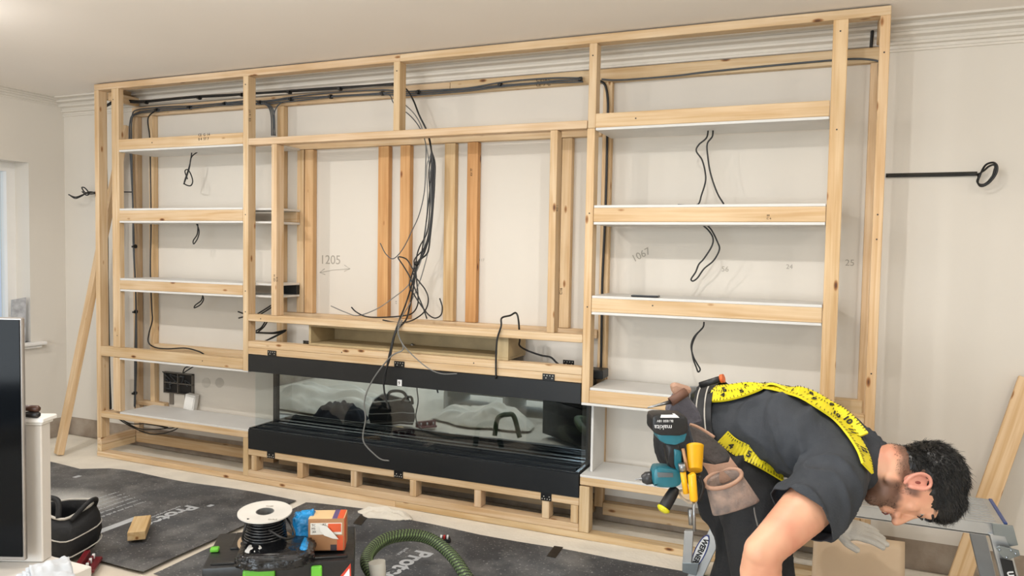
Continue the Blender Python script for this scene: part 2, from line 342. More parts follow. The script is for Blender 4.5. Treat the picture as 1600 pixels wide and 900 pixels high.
B('post', 3.27, 3.308, 0, .063, .664, 1.955, tone=WARM); B('post', 3.272, 3.310, .001, .063, 1.956, ZB); B('post', 3.27, 3.320, 0, .063, .039, .262)
B('post', 4.317, 4.375, 0, .038, .039, ZB, tone=(1, .93, .80)); B('post', 4.492, 4.530, 0, .063, .039, ZB, tone=(1, .93, .84))
B('post', 2.212, 2.250, 0, .063, 1.994, ZB)
# wall studs
for x0, x1, z0, z1, tn in ((.014, .060, .08, 2.225, None), (.165, .205, .32, 2.225, WARM), (1.225, 1.275, .30, 2.225, WARM), (1.375, 1.425, .986, 1.958, PALE), (1.432, 1.492, .986, 1.958, (.96, .82, .66)),
                           (1.946, 2.016, .986, 1.958, OR), (2.091, 2.155, .986, 1.958, OR), (2.373, 2.438, .986, 1.958, (.96, .9, .76)), (2.511, 2.575, .986, 1.958, (.86, .6, .36)),
                           (3.000, 3.048, .986, 1.958, None), (3.052, 3.106, .986, 1.958, WARM), (3.264, 3.309, .08, 2.225, WARM), (4.470, 4.520, .08, 2.225, (.92, .85, .78))):
    B('wall_stud', x0, x1, .270, .309, z0, z1, tone=tn)
B('wall_rail', .014, 2.4, .268, .309, 2.226, 2.287); B('wall_rail', 2.402, 4.53, .268, .309, 2.226, 2.290)
B('wall_rail', 1.24, 3.262, .262, .309, 1.960, 2.0); B('wall_rail', 1.28, 3.262, .262, .309, .942, .984)
B('wall_rail', .21, 1.215, .262, .309, .66, .722); B('wall_rail', .04, 1.21, .262, .309, .045, .108, tone=DK); B('wall_rail', 3.312, 4.46, .262, .309, .045, .108, tone=DK)
B('wall_rail', 1.25, 3.26, .262, .309, .045, .108, tone=DK)
# header, sill, lintel
B('header', 1.248, 3.269, 0, .063, 1.956, 1.994); B('sill_rail', 1.248, 3.269, 0, .063, .948, .986)
B('lintel', 1.248, 3.269, 0, .063, .794, .831, tone=PALE); B('lintel', 1.248, 3.269, 0, .063, .756, .793, tone=PALE)
B('recess_stud', 1.414, 1.452, 0, .063, .987, 1.955); B('recess_stud', 3.087, 3.124, 0, .063, .987, 1.955)
# plinth
B('sole_plate', 0, 2.25, -.003, .06, .006, .038); B('sole_plate', 2.251, 4.53, -.003, .06, .006, .038)
B('sole_plate', 1.248, 3.269, -.002, .061, .039, .076)
B('base_return', 0, .038, 0, .262, .039, .082); B('base_return', 0, .038, 0, .262, .083, .126); B('base_return', 4.492, 4.53, .064, .262, .039, .100)
B('plinth_rail', 1.248, 3.269, 0, .063, .165, .202, tone=PALE)
for x in (1.270, 1.600, 1.962, 2.335, 2.712, 3.080, 3.228): B('plinth_stud', x, x + .038, .001, .062, .077, .164)
# shelves
def shelf(x0, x1, z0, z1, top=True, bot=True, xe=None, tone=None, xb0=None):
    B('shelf_rail', x0 + .001, x1 - .001, 0, .038, z0, z1, tone=tone)
    xb0 = x0 if xb0 is None else xb0; xe = xe or x1
    for zz, on in ((z1 + .0005, top), (z0 - .0125, bot)):
        if on:
            bm = NB(); box(bm, xb0 + .002, x1 - .002, .001, .066, zz, zz + .012, bev=.001); box(bm, xb0 + .002, xe, .0659, .268, zz, zz + .012, bev=.001); 
            build('shelf_board', bm, MDF, TF)
L0, L1 = .214, 1.209
shelf(L0, L1, 1.966, 2.030, top=False, xe=1.40); shelf(L0, L1, 1.525, 1.589, xe=1.40); shelf(L0, L1, 1.095, 1.152, xe=1.40)
B('shelf_rail', .039, L1 - .001, 0, .038, .661, .724)
bm = NB(); box(bm, .208, 1.246, .001, .268, .648, .660, bev=.001); build('shelf_board', bm, MDF, TF)
shelf(3.309, 4.316, 1.957, 2.022, top=False, tone=WARM); shelf(3.309, 4.316, 1.520, 1.585, tone=WARM); shelf(3.309, 4.316, 1.098, 1.162, tone=WARM)
B('shelf_rail', 3.309, 4.316, 0, .038, .665, .726, tone=WARM)
bm = NB(); box(bm, 3.311, 4.314, .001, .268, .7265, .7385, bev=.001); build('shelf_board', bm, MDF, TF)
bm = NB(); box(bm, 3.270, 4.314, .001, .268, .652, .664, bev=.001); build('shelf_board', bm, MDF, TF)
B('shelf_rail', 4.376, 4.491, 0, .038, .665, .726)
B('shelf_rail', .039, 1.246, 0, .063, .263, .301, tone=PALE); B('shelf_rail', 3.272, 4.49, 0, .063, .268, .305, tone=WARM)
bm = NB(); box(bm, .206, 1.256, .001, .268, .3015, .313, bev=.001); build('shelf_board', bm, MDF, TF)
bm = NB(); box(bm, 3.272, 4.49, .001, .268, .3055, .317, bev=.001); build('shelf_board', bm, MDF, TF)
bm = NB(); box(bm, 3.30, 3.312, .07, .268, .3175, .651, bev=.001); build('end_board', bm, MDF, TF)
for z0, z1, m_ in ((1.525, 1.589, None), (1.095, 1.152, BLACK)):
    beam('end_rail', TF, 1.248, 1.40, .24, .268, z0, z1, tone=DK, m=m_)
B('side_rail', .04, .30, .262, .30, .30, .33); B('side_rail', 4.376, 4.49, .262, .309, .66, .74)
# screws in the timbers
bm = NB()
for x, z in ((.17, 2.28), (.19, .80), (1.228, 2.30), (1.228, 1.0), (1.228, 1.56), (1.228, 1.12), (2.232, 2.30), (3.29, 2.29), (3.29, 1.56), (3.29, 1.12), (4.345, 2.3), (4.345, 1.9), (4.51, 2.2), (4.51, 1.55), (4.51, 1.45), (4.51, .9), (1.34, .965), (1.9, .81), (2.7, .81), (.9, .69), (.5, 2.0), (3.5, 1.99), (3.8, .70), (3.6, 1.14)):
    lathe(bm, Matrix.Translation((x, -.0006, z)) @ Matrix.Rotation(math.pi / 2, 4, 'X'), [(.0035, 0), (.0035, .001)], 8)
o = build('screw_heads', bm, mat('screw', '2a2420', .5), TF); o['kind'] = 'stuff'
# grade stamps
XP = Vector((1, 0, 0)); ZP = Vector((0, 0, 1)); YP = Vector((0, 1, 0))
def stamp(px, py, y, size, vert=False, lines=('CE', 'C16')):
    p = U(px, py, y=y); r, u = (ZP, -XP) if vert else (XP, ZP)
    for i, s in enumerate(lines): text('grade_stamp', s, size, p - u * size * 1.1 * i, r, u, INK, TF)
stamp(310, 213, 0, .022, lines=('CE  G  14', '0 4  ST 7')); stamp(838, 128, .267, .022, lines=('C ETA C', 'CE  7  G')); stamp(430, 440, -.0, .016, True, ('CE 14', 'C16'))
stamp(872, 460, .269, .02, True, ('CE 02', 'C16')); stamp(872, 330, -.0, .014, True, ('KD 1',)) ; stamp(1198, 338, 0, .012, lines=('IIII', 'C 4')); stamp(392, 190, -.0, .018, True, ('CE 16 ST',))
stamp(738, 275, .269, .016, True, ('KV 77',)); stamp(620, 475, .269, .012, True, ('C E',))
# pencil notes on the wall
def wtext(px, py, s, size, rot=0):
    r = Vector((math.cos(rot), 0, math.sin(rot))); u = Vector((-math.sin(rot), 0, math.cos(rot)))
    text('pencil_note', s, size, U(px, py, y=YB) - YP * .0005, r, u, PENCIL, wb, off=.0002)
wtext(500, 412, '1205', .075); wtext(990, 410, '1067', .05, .5); wtext(1228, 420, '24', .03); wtext(1320, 415, '25', .04); wtext(745, 408, '54 17', .02); wtext(1127, 424, '56', .035)
bm = NB(); tube(bm, PX([(500, 426), (520, 422), (546, 420)], YB - .001), .0016, 5); tube(bm, PX([(538, 414), (547, 420), (538, 424)], YB - .001), .0016, 5); tube(bm, PX([(507, 420), (499, 426), (508, 429)], YB - .001), .0016, 5)
build('pencil_note', bm, PENCIL, wb)
# leaning braces
o = beam2('timber_brace', None, U(92, 711, z=.012) + Vector((0, 0, .006)), U(196.5, 197, y=.27), .063, .038, (1, -.25, 0), (1, .95, .88)); tag(o, 'pine batten leaning diagonally behind the left end of the frame', 'timber')
o = beam2('timber_brace', None, Vector((4.865, .14, .012)), U(1609, 592, y=.27), .08, .038, (1, -.1, 0), (.98, .9, .78)); tag(o, 'pine batten leaning on the wall right of the step platform', 'timber')

# ================================================================== FIREPLACE
FP = thing('electric_fireplace', (2.26, .1, .2), 'long black three-sided glass electric fireplace set in the frame', 'fireplace')
bm = NB(); box(bm, 1.252, 3.268, -.004, .25, .2035, .318, bev=.0015); build('base_casing', bm, BLACK, FP)
bm = NB(); box(bm, 1.252, 3.268, -.004, .25, .656, .7545, bev=.0015); build('upper_casing', bm, BLACK, FP)
bm = NB()
for a, b, h in ((-.004, .004, .324), (.030, .034, .332), (.056, .062, .330), (.078, .081, .328), (.105, .110, .336), (.134, .140, .338), (.150, .19, .330)):
    box(bm, 1.262 if a < .03 else 1.29, 3.262 if a < .03 else 3.24, a, b, .317, h, bev=.0008)
box(bm, 1.256, 1.272, .0, .20, .317, .327); box(bm, 3.248, 3.264, .0, .20, .317, .327)
build('ember_tray', bm, BLKG, FP)
bm = NB(); box(bm, 1.268, 1.292, .19, .215, .318, .656); build('corner_post', bm, BLACK, FP); bm = NB(); box(bm, 3.238, 3.264, .19, .215, .318, .656); build('corner_post', bm, BLACK, FP)
MIR = mat('smoked_mirror', 'b4bfc6', .015, metal=1, var=0)
bm = NB(); box(bm, 1.292, 3.238, .205, .213, .318, .656); build('back_mirror', bm, MIR, FP)['label'] = 'mirrored back panel'
bm = NB(); box(bm, 1.262, 3.264, .042, .046, .325, .656); build('front_glass', bm, GLASS, FP)
for x in (1.262, 3.260):
    bm = NB(); box(bm, x, x + .004, .047, .19, .325, .656); build('side_glass', bm, GLASS, FP)
BRK = mat('bracket_black', '131416', .35)
def bracket(x0, x1, z0, z1, y, down):
    bm = NB(); box(bm, x0, x1, y - .0035, y, z0, z1, bev=.0005); b = build('fixing_bracket', bm, BRK, FP)
    bm = NB(); zz = z0 if down else z1; s = 1 if down else -1
    for k in range(4): lathe(bm, Matrix.Translation((x0 + (x1 - x0) * (.14 + .24 * k), y - .0036, zz + s * .009)) @ Matrix.Rotation(math.pi / 2, 4, 'X'), [(.0028, 0), (.0028, .001)], 8)
    for k in (.3, .8): lathe(bm, Matrix.Translation((x0 + (x1 - x0) * k, y - .0036, zz + s * .021)) @ Matrix.Rotation(math.pi / 2, 4, 'X'), [(.0028, 0), (.0028, .001)], 8)
    build('rivet', bm, mat('rivet', 'c9c5bb', .4), b)
for x in (1.392, 2.235, 3.072): bracket(x, x + .062, .7545, .788, -.0005, False)
for x in (1.390, 2.240, 3.075): bracket(x, x + .055, .166, .2035, -.0005, True)
for p0, p1 in (((474, 532), (484, 539)), ((880, 562), (897, 571))):
    a = U(*p0, y=.235); b = U(*p1, y=.235); bracket(a.x, b.x, b.z - .01, a.z, .235, False)
bm = NB(); a = U(621, 593, y=-.004); box(bm, a.x, a.x + .027, -.0052, -.004, a.z - .033, a.z); st = build('rating_sticker', bm, WPR, FP)
text('printed_text', '9', .026, (a.x + .005, -.0055, a.z - .026), XP, ZP, INK, st)
bm = NB(); box(bm, 3.215, 3.33, .15, .25, .7555, .80, bev=.004); build('junction_box', bm, BLACK, FP)

# plywood niche for the soundbar
NB_ = thing('plywood_niche_box', (2.27, .15, .832), 'long open-fronted plywood box on the lintel above the fireplace', 'niche box')
zb, zt = .832, .9475; x0, x1 = 1.655, 2.875
for nm, a in (('base_panel', (x0, x1, .03, .26, zb, zb + .012)), ('top_panel', (x0, x1, .03, .26, zt - .012, zt)), ('end_panel', (x0, x0 + .015, .03, .26, zb + .0125, zt - .0125)), ('end_panel', (x1 - .06, x1, .03, .26, zb + .0125, zt - .0125)), ('back_panel', (x0 + .016, x1 - .061, .245, .26, zb + .0125, zt - .0125))):
    bm = NB(); box(bm, *a, bev=.0008); build(nm, bm, PLY, NB_)
bm = NB(); ball(bm, U(644, 540, y=.232), (.013, .010, .013), sub=3); build('cable_grommet', bm, STEEL, NB_, smooth=True)

# ================================================================== CABLES
def bundle(name, path, y, offs, r, m, label, ties=(), tr=.012, n=8):
    base = smooth_path(PX(path, y), n); bm = NB()
    for k, (ox, oz) in enumerate(offs):
        P = []
        for i, p in enumerate(base):
            w = noise.noise_vector(Vector((i * .09, k * 7.3, 1))) * .012
            P.append(p + Vector((ox, -abs(oz) * .4, oz)) + w * .6 + Vector((0, 0, w.x * .6)))
        tube(bm, P, r, 7)
    o = build(name, bm, m); tag(o, label, 'cable')
    if ties:
        for px, py in ties:
            c = U(px, py, y=y if y else .2); bm = NB(); tube(bm, [c - Vector((.007, 0, 0)), c + Vector((.007, 0, 0))], tr, 10); box(bm, c.x - .008, c.x + .008, c.y - tr - .008, c.y - tr + .002, c.z - .008, c.z + .004)
            build('cable_tie', bm, CABLE, o)
    return o
yb = .235
bundle('cable_bundle', [(172, 640), (170, 560), (168, 440), (167, 330), (165, 240), (164, 175), (172, 162), (190, 159), (230, 160), (310, 152), (375, 148), (450, 143), (540, 137), (615, 133)], .20,
       [(0, 0), (.006, .005)], .006, CABLE, 'thick black cable run along the top rail and down beside the left outer post', ((229, 160), (312, 153), (378, 148), (453, 144), (532, 139)), .012)
bundle('cable_bundle', [(211, 634), (212, 580), (213, 480), (210, 400), (208, 330), (206, 250), (205, 190), (214, 176), (245, 171), (296, 168), (350, 163), (380, 160), (410, 160), (455, 155), (515, 149), (598, 145), (640, 147), (720, 141), (780, 132), (850, 128), (910, 124)], .245,
       [(-.007, -.002), (.004, .009), (.007, -.010)], .0042, GREYC, 'bundle of grey cables clipped to the wall rail and running down the left wall stud', ((246, 172), (297, 168), (352, 162), (407, 160), (455, 155), (517, 151), (598, 146), (654, 144), (782, 133), (907, 124), (211, 385), (212, 487), (211, 614)), .013)
cable('cable', [PX([(940, 124), (970, 125), (1050, 119), (1100, 113), (1190, 104), (1290, 95), (1340, 92), (1370, 95), (1374, 100)], .255)], .0045, GREYC, 'single dark cable clipped along the right part of the wall rail')
cable('cable', [PX([(936, 126), (946, 134), (950, 160), (949, 200), (948, 260), (946, 330), (943, 400), (941, 450), (940, 520), (939, 580), (937, 592)], .258)], .0065, CABLE, 'dark cable running down the stud at the inner edge of the right shelves')
cable('cable', [PX([(245, 172), (234, 180), (231, 190), (234, 215), (235, 260), (236, 350), (235, 420), (237, 480), (238, 500), (233, 520), (232, 535), (243, 543), (262, 545), (290, 544), (310, 549), (318, 553)], .235)], .0045, CABLE, 'dark cable running down the stud behind the left shelves and across the fourth shelf')
cable('cable', [[p + Vector((dx, 0, 0)) for p in PX([(410, 160), (421, 166), (426, 180), (427, 212)], .235)] for dx in (-.012, 0, .012)] + [PX([(440, 160), (432, 168), (428, 182), (430, 212)], .235)], .004, GREYC, 'grey cables dropping from the wall rail behind the header')
cable('cable', [PX([(1364, 30), (1363, 50), (1361, 74)], .26)], .007, CABLE, 'short black cable in the top right corner of the frame')
cable('cable', [PX([(1373, 100), (1372, 200), (1370, 270), (1368, 330)], .262)], .004, CABLE, 'thin black cable beside the right outer wall stud')
# from the black run down to the central tangle
D0 = [(614, 133), (632, 137), (645, 155), (655, 180), (667, 205, .14), (674, 235, .12)]
def yy(l, y): return [(a[0], a[1], a[2] if len(a) > 2 else y) for a in l]
cen = [
 (D0 + [(679, 275), (676, 330), (672, 370), (668, 395), (655, 408), (649, 430), (645, 455), (640, 480), (634, 500, .02), (618, 520, -.03), (609, 560, -.05), (600, 590, -.06), (601, 615, -.06), (608, 640, -.06)], .0048, CABLE),
 (D0 + [(675, 300), (674, 350), (664, 392), (652, 412), (645, 440), (634, 475), (624, 500, .0), (614, 530, -.03), (605, 570, -.05), (600, 600, -.06)], .0045, CABLE),
 (D0 + [(670, 270), (672, 310), (668, 360), (656, 385), (651, 402), (650, 425), (653, 460), (652, 478), (643, 490), (625, 494), (590, 496), (570, 494), (556, 487), (549, 480)], .0038, CABLE),
 (D0 + [(677, 290), (672, 350), (664, 385), (648, 405), (647, 418), (640, 445), (648, 462), (660, 480), (670, 492), (680, 497), (689, 492), (691, 480), (687, 466)], .0038, CABLE),
 (D0 + [(680, 260), (676, 320), (669, 370), (650, 420), (645, 420), (635, 405), (622, 402), (630, 415), (640, 432), (650, 455), (660, 478), (667, 498)], .0038, CABLE),
 (D0 + [(673, 280), (668, 330), (662, 375), (655, 410), (645, 425), (655, 440), (664, 452), (669, 465), (667, 480), (658, 492), (640, 502), (620, 504), (598, 500)], .0038, CABLE),
 (D0 + [(667, 260), (668, 310), (666, 350), (662, 390), (655, 415), (645, 435), (634, 450), (615, 465), (590, 482), (560, 493), (540, 488), (517, 478)], .0028, LGREYC),
 ([(598, 145), (610, 150), (616, 162), (640, 180), (656, 200), (665, 225, .12), (665, 260), (663, 300), (655, 335), (644, 360), (630, 388), (615, 404), (603, 397), (594, 380)], .0028, GREYC),
 ([(612, 148), (640, 170), (655, 190), (663, 215, .12), (671, 260), (674, 330), (671, 380), (662, 420), (652, 450), (640, 475), (625, 500, .0), (622, 515, -.04), (625, 530, -.05), (635, 545, -.06), (650, 560, -.06), (670, 576, -.06), (690, 584, -.06), (714, 584, -.06)], .003, LGREYC),
 ([(628, 500, .0), (622, 520, -.04), (630, 545, -.05), (612, 556, -.06), (590, 582, -.06), (575, 608, -.07), (569, 630, -.07), (571, 655, -.07), (567, 680, -.07), (570, 694, -.07), (585, 710, -.06), (596, 718, -.05), (608, 720, -.05)], .0038, LGREYC)]
CT = thing('cable_tangle', U(650, 205, y=.1), 'tangle of black and grey cables hanging through the screen recess in front of the fireplace', 'cable')
for p, r, m_ in cen:
    bm = NB(); tube(bm, smooth_path(PX(yy(p, .12)), 8), r, 7); build('cable_strand', bm, m_, CT)
c = U(651, 412, y=.12); bm = NB(); tube(bm, [c + Vector((-.006, -.0, -.004)), c + Vector((.006, 0, .006))], .014, 10); build('cable_tie', bm, CABLE, CT)
cable('cable', [PX([(775, 592, -.012), (775, 560, -.012), (777, 530, -.012), (783, 510, -.01), (784, 497, .0), (797, 493, .05), (806, 489, .08), (810, 500, .08), (812, 530, .1), (812, 540, .12), (825, 548, .15), (845, 555, .15), (860, 558, .15), (869, 566, .15), (875, 571, .15)], n=6) if False else PX([(775, 592, -.012), (775, 560, -.012), (777, 530, -.012), (783, 510, -.01), (784, 497, .0), (797, 493, .05), (806, 489, .08), (810, 500, .08), (812, 530, .1), (812, 540, .12), (825, 548, .15), (845, 555, .15), (860, 558, .15), (869, 566, .15), (875, 571, .15)])], .0048, CABLE, 'black cable kinked over the sill rail beside the plywood box')
cable('cable', [PX([(400, 492), (416, 482), (430, 473)], .2), PX([(402, 494), (420, 483), (432, 474)], .21), PX([(372, 487), (385, 491), (400, 492)], .16), PX([(373, 497), (386, 494), (400, 493)], .16),
                PX([(400, 517), (408, 512), (414, 503)], .2), PX([(404, 518), (412, 511), (418, 502)], .21), PX([(400, 519), (425, 520), (447, 516), (430, 526), (412, 534)], .18), PX([(400, 520), (430, 521), (443, 518), (420, 530), (406, 537)], .2)], .0045, CABLE, 'short black cables poking out beside the post at the left end of the sill')
# loops hanging under the shelves, one pair per shelf
def drop(paths, y, label, r=.0038): cable('cable', [PX(p, y) for p in paths], r, CABLE, label, 'cable tails hanging beneath the shelves')
drop([[(300, 236), (297, 255), (292, 272), (288, 285), (291, 289), (298, 290), (301, 283), (298, 272), (293, 265), (289, 268), (293, 280)], [(309, 237), (299, 246), (296, 262), (291, 278), (287, 288)]], .16, 'knotted black cable tail under the top left shelf')
drop([[(306, 347), (311, 360), (309, 372), (303, 381), (302, 376), (308, 366), (309, 352), (307, 347)]], .16, 'narrow black cable loop under the second left shelf')
drop([[(316, 460), (318, 468), (313, 476), (304, 481), (305, 477), (314, 470), (317, 462)]], .16, 'small black cable loop under the third left shelf')
drop([[(302, 573), (292, 579), (286, 583), (289, 575), (298, 572)]], .16, 'short black cable curl above the socket boxes')
drop([[(1107, 199), (1104, 215), (1092, 226), (1088, 236), (1097, 250), (1102, 270), (1102, 285), (1096, 305), (1091, 319), (1078, 321), (1059, 320)], [(1114, 200), (1113, 213), (1105, 225), (1106, 245), (1110, 270), (1120, 300), (1131, 319)]], .16, 'two long black cable tails under the top right shelf')
drop([[(1097, 351), (1107, 360), (1114, 372), (1112, 385), (1100, 404), (1092, 413), (1087, 425), (1080, 436), (1083, 439), (1090, 434), (1100, 420), (1115, 407), (1124, 390), (1121, 378), (1112, 360), (1104, 351)]], .16, 'long black cable loop under the second right shelf')
drop([[(1100, 503), (1098, 512), (1085, 526), (1080, 540), (1083, 556), (1089, 568), (1094, 577), (1091, 581), (1088, 574), (1083, 560), (1081, 542), (1087, 525), (1097, 513)]], .16, 'long black cable loop under the third right shelf')
drop([[(172, 640), (180, 650), (200, 664), (230, 677), (250, 678), (270, 673), (279, 668)], [(176, 640), (190, 655), (215, 669), (240, 671), (262, 668), (225, 662)], [(187, 654), (205, 662), (235, 662), (262, 669), (276, 667)]], .12, 'slack black cables looping under the bottom left shelf')
# wall chases with cable loops left and right of the frame
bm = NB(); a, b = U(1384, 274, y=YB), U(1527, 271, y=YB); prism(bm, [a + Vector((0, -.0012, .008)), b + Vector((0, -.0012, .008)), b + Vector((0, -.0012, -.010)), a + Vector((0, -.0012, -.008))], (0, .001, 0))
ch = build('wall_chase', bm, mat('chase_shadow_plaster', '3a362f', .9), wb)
cable('cable', [PX([(1384, 275, .30), (1450, 274, .30), (1522, 272, .298), (1527, 284, .26), (1533, 291, .24), (1545, 286, .23), (1556, 272, .22), (1558, 260, .22), (1552, 254, .23), (1540, 258, .25), (1532, 272, .27), (1528, 286, .27), (1538, 288, .26), (1550, 277, .25), (1555, 262, .25)]), PX([(1384, 276, .298), (1450, 275, .298), (1520, 273, .295), (1535, 268, .26), (1545, 260, .24), (1554, 258, .23), (1554, 270, .23), (1544, 284, .24)])], .0042, CABLE, 'black cable set into the right wall and coiled at its end')
cable('cable', [PX([(206, 300, .26), (180, 300, .29), (152, 302, .29), (140, 303, .27), (132, 300, .22), (128, 293, .2), (133, 294, .2), (139, 302, .22), (135, 305, .22), (128, 299, .2)]), PX([(152, 300, .29), (140, 301, .26), (130, 304, .2), (118, 308, .18), (107, 304, .16)]), PX([(150, 301, .29), (138, 300, .25), (128, 306, .2), (118, 310, .17), (110, 306, .15)])], .0042, CABLE, 'black cable with a small loop coming out of the wall left of the frame')
# socket boxes in the wall at bottom left
SB = thing('socket_back_box', U(280, 615, y=YB), 'open four-gang grey metal back box in the wall above the bottom left shelf', 'socket box')
G1 = mat('galvanised_box', '4b4845', .5, metal=.3, var=.2, scale=20)
a, b = U(258, 580, y=.305), U(303, 618, y=.305); bm = NB()
xm, zm = (a.x + b.x) / 2, (a.z + b.z) / 2
for x in (a.x, xm - .003, b.x - .006): box(bm, x, x + .006, .290, .309, b.z, a.z)
for z in (b.z, zm - .003, a.z - .006): box(bm, a.x, b.x, .290, .309, z, z + .006)
build('box_rim', bm, mat('galvanised_rim', '6d675f', .5), SB); bm = NB(); box(bm, a.x, b.x, .3065, .309, b.z, a.z); build('box_back', bm, mat('box_inside', '24211f', .8), SB)
for k in range(7):
    cx = random.uniform(a.x + .02, b.x - .03); cz = random.uniform(b.z + .03, a.z - .03); q = [Vector((cx, .30, cz)) + Vector((random.uniform(-.04, .04), random.uniform(-.012, .0), random.uniform(-.035, .035))) for _ in range(4)]
    bm = NB(); tube(bm, smooth_path(q, 5), .0025, 6); build('wire', bm, GREYC, SB)
for px in (268, 292):
    c = U(px, 622, y=.305); bm = NB(); box(bm, c.x - .018, c.x + .018, .302, .309, .318, b.z - .001, bev=.001); build('conduit', bm, mat('conduit_grey', '847b70', .7), SB)
bm = NB(); c = U(300, 625, y=.27); M = Matrix.Translation(c) @ Matrix.Rotation(.25, 4, 'Z') @ Matrix.Rotation(.18, 4, 'Y'); box(bm, -.036, .036, -.03, .02, -.062, .04, bev=.006, seg=2, M=M); box(bm, -.03, .03, -.034, -.03, -.05, .03, bev=.001, M=M)
o = build('socket_faceplate', bm, mat('white_plastic', 'f0eeea', .35)); tag(o, 'white plastic socket box hanging from the wiring on the bottom left shelf', 'socket')
bm = NB(); 
for px in (324, 345): prism(bm, [U(px + 7 * math.cos(k * .628) - 2, 598 + 8 * math.sin(k * .628), y=YB - .0012) for k in range(10)], (0, .001, 0))
build('filler_patch', bm, mat('filler', 'cfc8bd', .8), wb)
# phone on the third right shelf
bm = NB(); c = Vector((3.56, .035, 1.1755)); M = Matrix.Translation(U(1007, 464.5, y=.03).xy.to_3d() + Vector((0, .02, 1.1795))) @ Matrix.Rotation(.05, 4, 'Z'); box(bm, -.062, .062, -.032, .032, -.004, .004, bev=.003, seg=2, M=M)
ph = build('mobile_phone', bm, mat('phone_case', '111214', .35)); tag(ph, 'black mobile phone lying on the third right shelf', 'phone')
bm = NB(); box(bm, -.058, .058, -.029, .029, .0041, .0048, M=M); build('screen', bm, mat('phone_screen', '30343a', .08), ph)

# ================================================================== THINGS ON THE FLOOR
bm = NB(); a = U(200, 846, z=.014); b = U(222, 847, z=.014); c = U(231, 822, z=.014); d_ = (c - b).normalized(); w_ = Vector((d_.y, -d_.x, 0))
M = frame_m((b + c) / 2 - w_ * .03 + Vector((0, 0, .034)), c - b, -w_); box(bm, -.115, .105, -.045, .03, -.02, .02, bev=.002); o = build('timber_offcut', bm, PINE, basis=M, color=(1, .98, .82, 1)); tag(o, 'short pale pine block lying on the printed black mat', 'timber offcut')
def blob_cloth(name, cx, cy, rx, ry, h, m, label, cat, seed, rot=0, n=36, freq=9, par=None):
    bm = NB(); R = []
    for i in range(n + 1):
        row = []
        for j in range(n + 1):
            u, v = i / n * 2 - 1, j / n * 2 - 1; r = min(1, math.hypot(u, v)); q = Vector((u * 2.2, v * 2.2, seed))
            ed = 1 + .28 * noise.noise(Vector((math.atan2(v, u) * 1.3, seed, 0)))
            if math.hypot(u, v) > 1: u, v = u / math.hypot(u, v), v / math.hypot(u, v)
            z = h * (1 - r ** 2.2) * (.65 + .5 * noise.noise(q)) + h * .28 * abs(noise.noise(Vector((u * freq * .35, v * freq * .35, seed + 3)))) * (1 - r ** 4)
            x = u * rx * ed; y = v * ry * ed; c_, s_ = math.cos(rot), math.sin(rot)
            row.append(bm.verts.new((cx + x * c_ - y * s_, cy + x * s_ + y * c_, .016 + max(0, z))))
        R.append(row)
    for i in range(n):
        for j in range(n):
            try: bm.faces.new((R[i][j], R[i + 1][j], R[i + 1][j + 1], R[i][j + 1]))
            except ValueError: pass
    bmesh.ops.remove_doubles(bm, verts=bm.verts, dist=1e-5)
    o = build(name, bm, m, par, smooth=True); s = o.modifiers.new('thick', 'SOLIDIFY'); s.thickness = .003
    if label: tag(o, label, cat)
    return o
c = U(603, 803, z=.02); blob_cloth('dust_sheet', c.x, c.y - .01, .15, .055, .05, SHEET, 'crumpled corner of cream cloth in front of the plinth', 'cloth', 11, .15)
# heaped dust sheets, jacket, seen in the fireplace mirror
blob_cloth('dust_sheet', .30, -1.56, .80, .34, .22, SHEET, 'wide heap of cream dust sheets reflected in the fireplace glass', 'dust sheet', 21, 0, 60)
blob_cloth('dust_sheet', 1.83, -1.62, .42, .24, .19, SHEET, 'long ruffled dust sheet reflected right of the tool bag', 'dust sheet', 25, .1, 50)
blob_cloth('dust_sheet', 3.3, -2.3, .36, .3, .10, SHEET, 'small dust sheet heap reflected beside the hose', 'dust sheet', 29, .1, 40)
blob_cloth('jacket', .72, -1.22, .26, .17, .17, mat('navy_cloth', '12141f', .9), 'crumpled navy jacket lying on the dust sheets, seen in the fireplace mirror', 'jacket', 33, .2)
# black duffel tool bag with pale piping
TB = thing('tool_bag', (1.28, -1.16, .014), 'open black tool bag with pale piping beside the white cabinet', 'tool bag')
BAG = mat('bag_nylon', '15171b', .7, bump=.3); PIP = mat('pale_piping', 'c9c5bd', .6)
def rim(c, rx, rz, n=24, ang=0, tilt=0): return [c + Vector((math.cos(ang) * rx * math.cos(2 * math.pi * k / n) - math.sin(ang) * tilt * math.sin(2 * math.pi * k / n), math.sin(ang) * rx * math.cos(2 * math.pi * k / n) + math.cos(ang) * tilt * math.sin(2 * math.pi * k / n), rz * math.sin(2 * math.pi * k / n))) for k in range(n)]
def shell(bm, rings, mi=0):
    V = [[bm.verts.new(p) for p in r] for r in rings]; n = len(V[0])
    for a, b in zip(V, V[1:]):
        for k in range(n): bm.faces.new((a[k], a[(k + 1) % n], b[(k + 1) % n], b[k])).material_index = mi
    return V
bc = Vector((1.24, -1.16, .0))
def bagring(s, z, n=28): return [bc + Vector((math.copysign(abs(math.cos(t)) ** .6, math.cos(t)) * .17 * s, math.copysign(abs(math.sin(t)) ** .6, math.sin(t)) * .11 * s, z * .8 + .02 * math.sin(2 * t))) for t in [2 * math.pi * k / n for k in range(n)]]
bm = NB(); V = shell(bm, [bagring(.95, .045), bagring(1.05, .12), bagring(1.0, .20), bagring(.85, .27)]); bm.faces.new(V[0][::-1]); o = build('bag_body', bm, BAG, TB, smooth=True); s = o.modifiers.new('t', 'SOLIDIFY'); s.thickness = .008
bm = NB(); r0 = bagring(.85, .272); tube(bm, r0 + [r0[0]], .006, 8); build('piping', bm, PIP, TB)
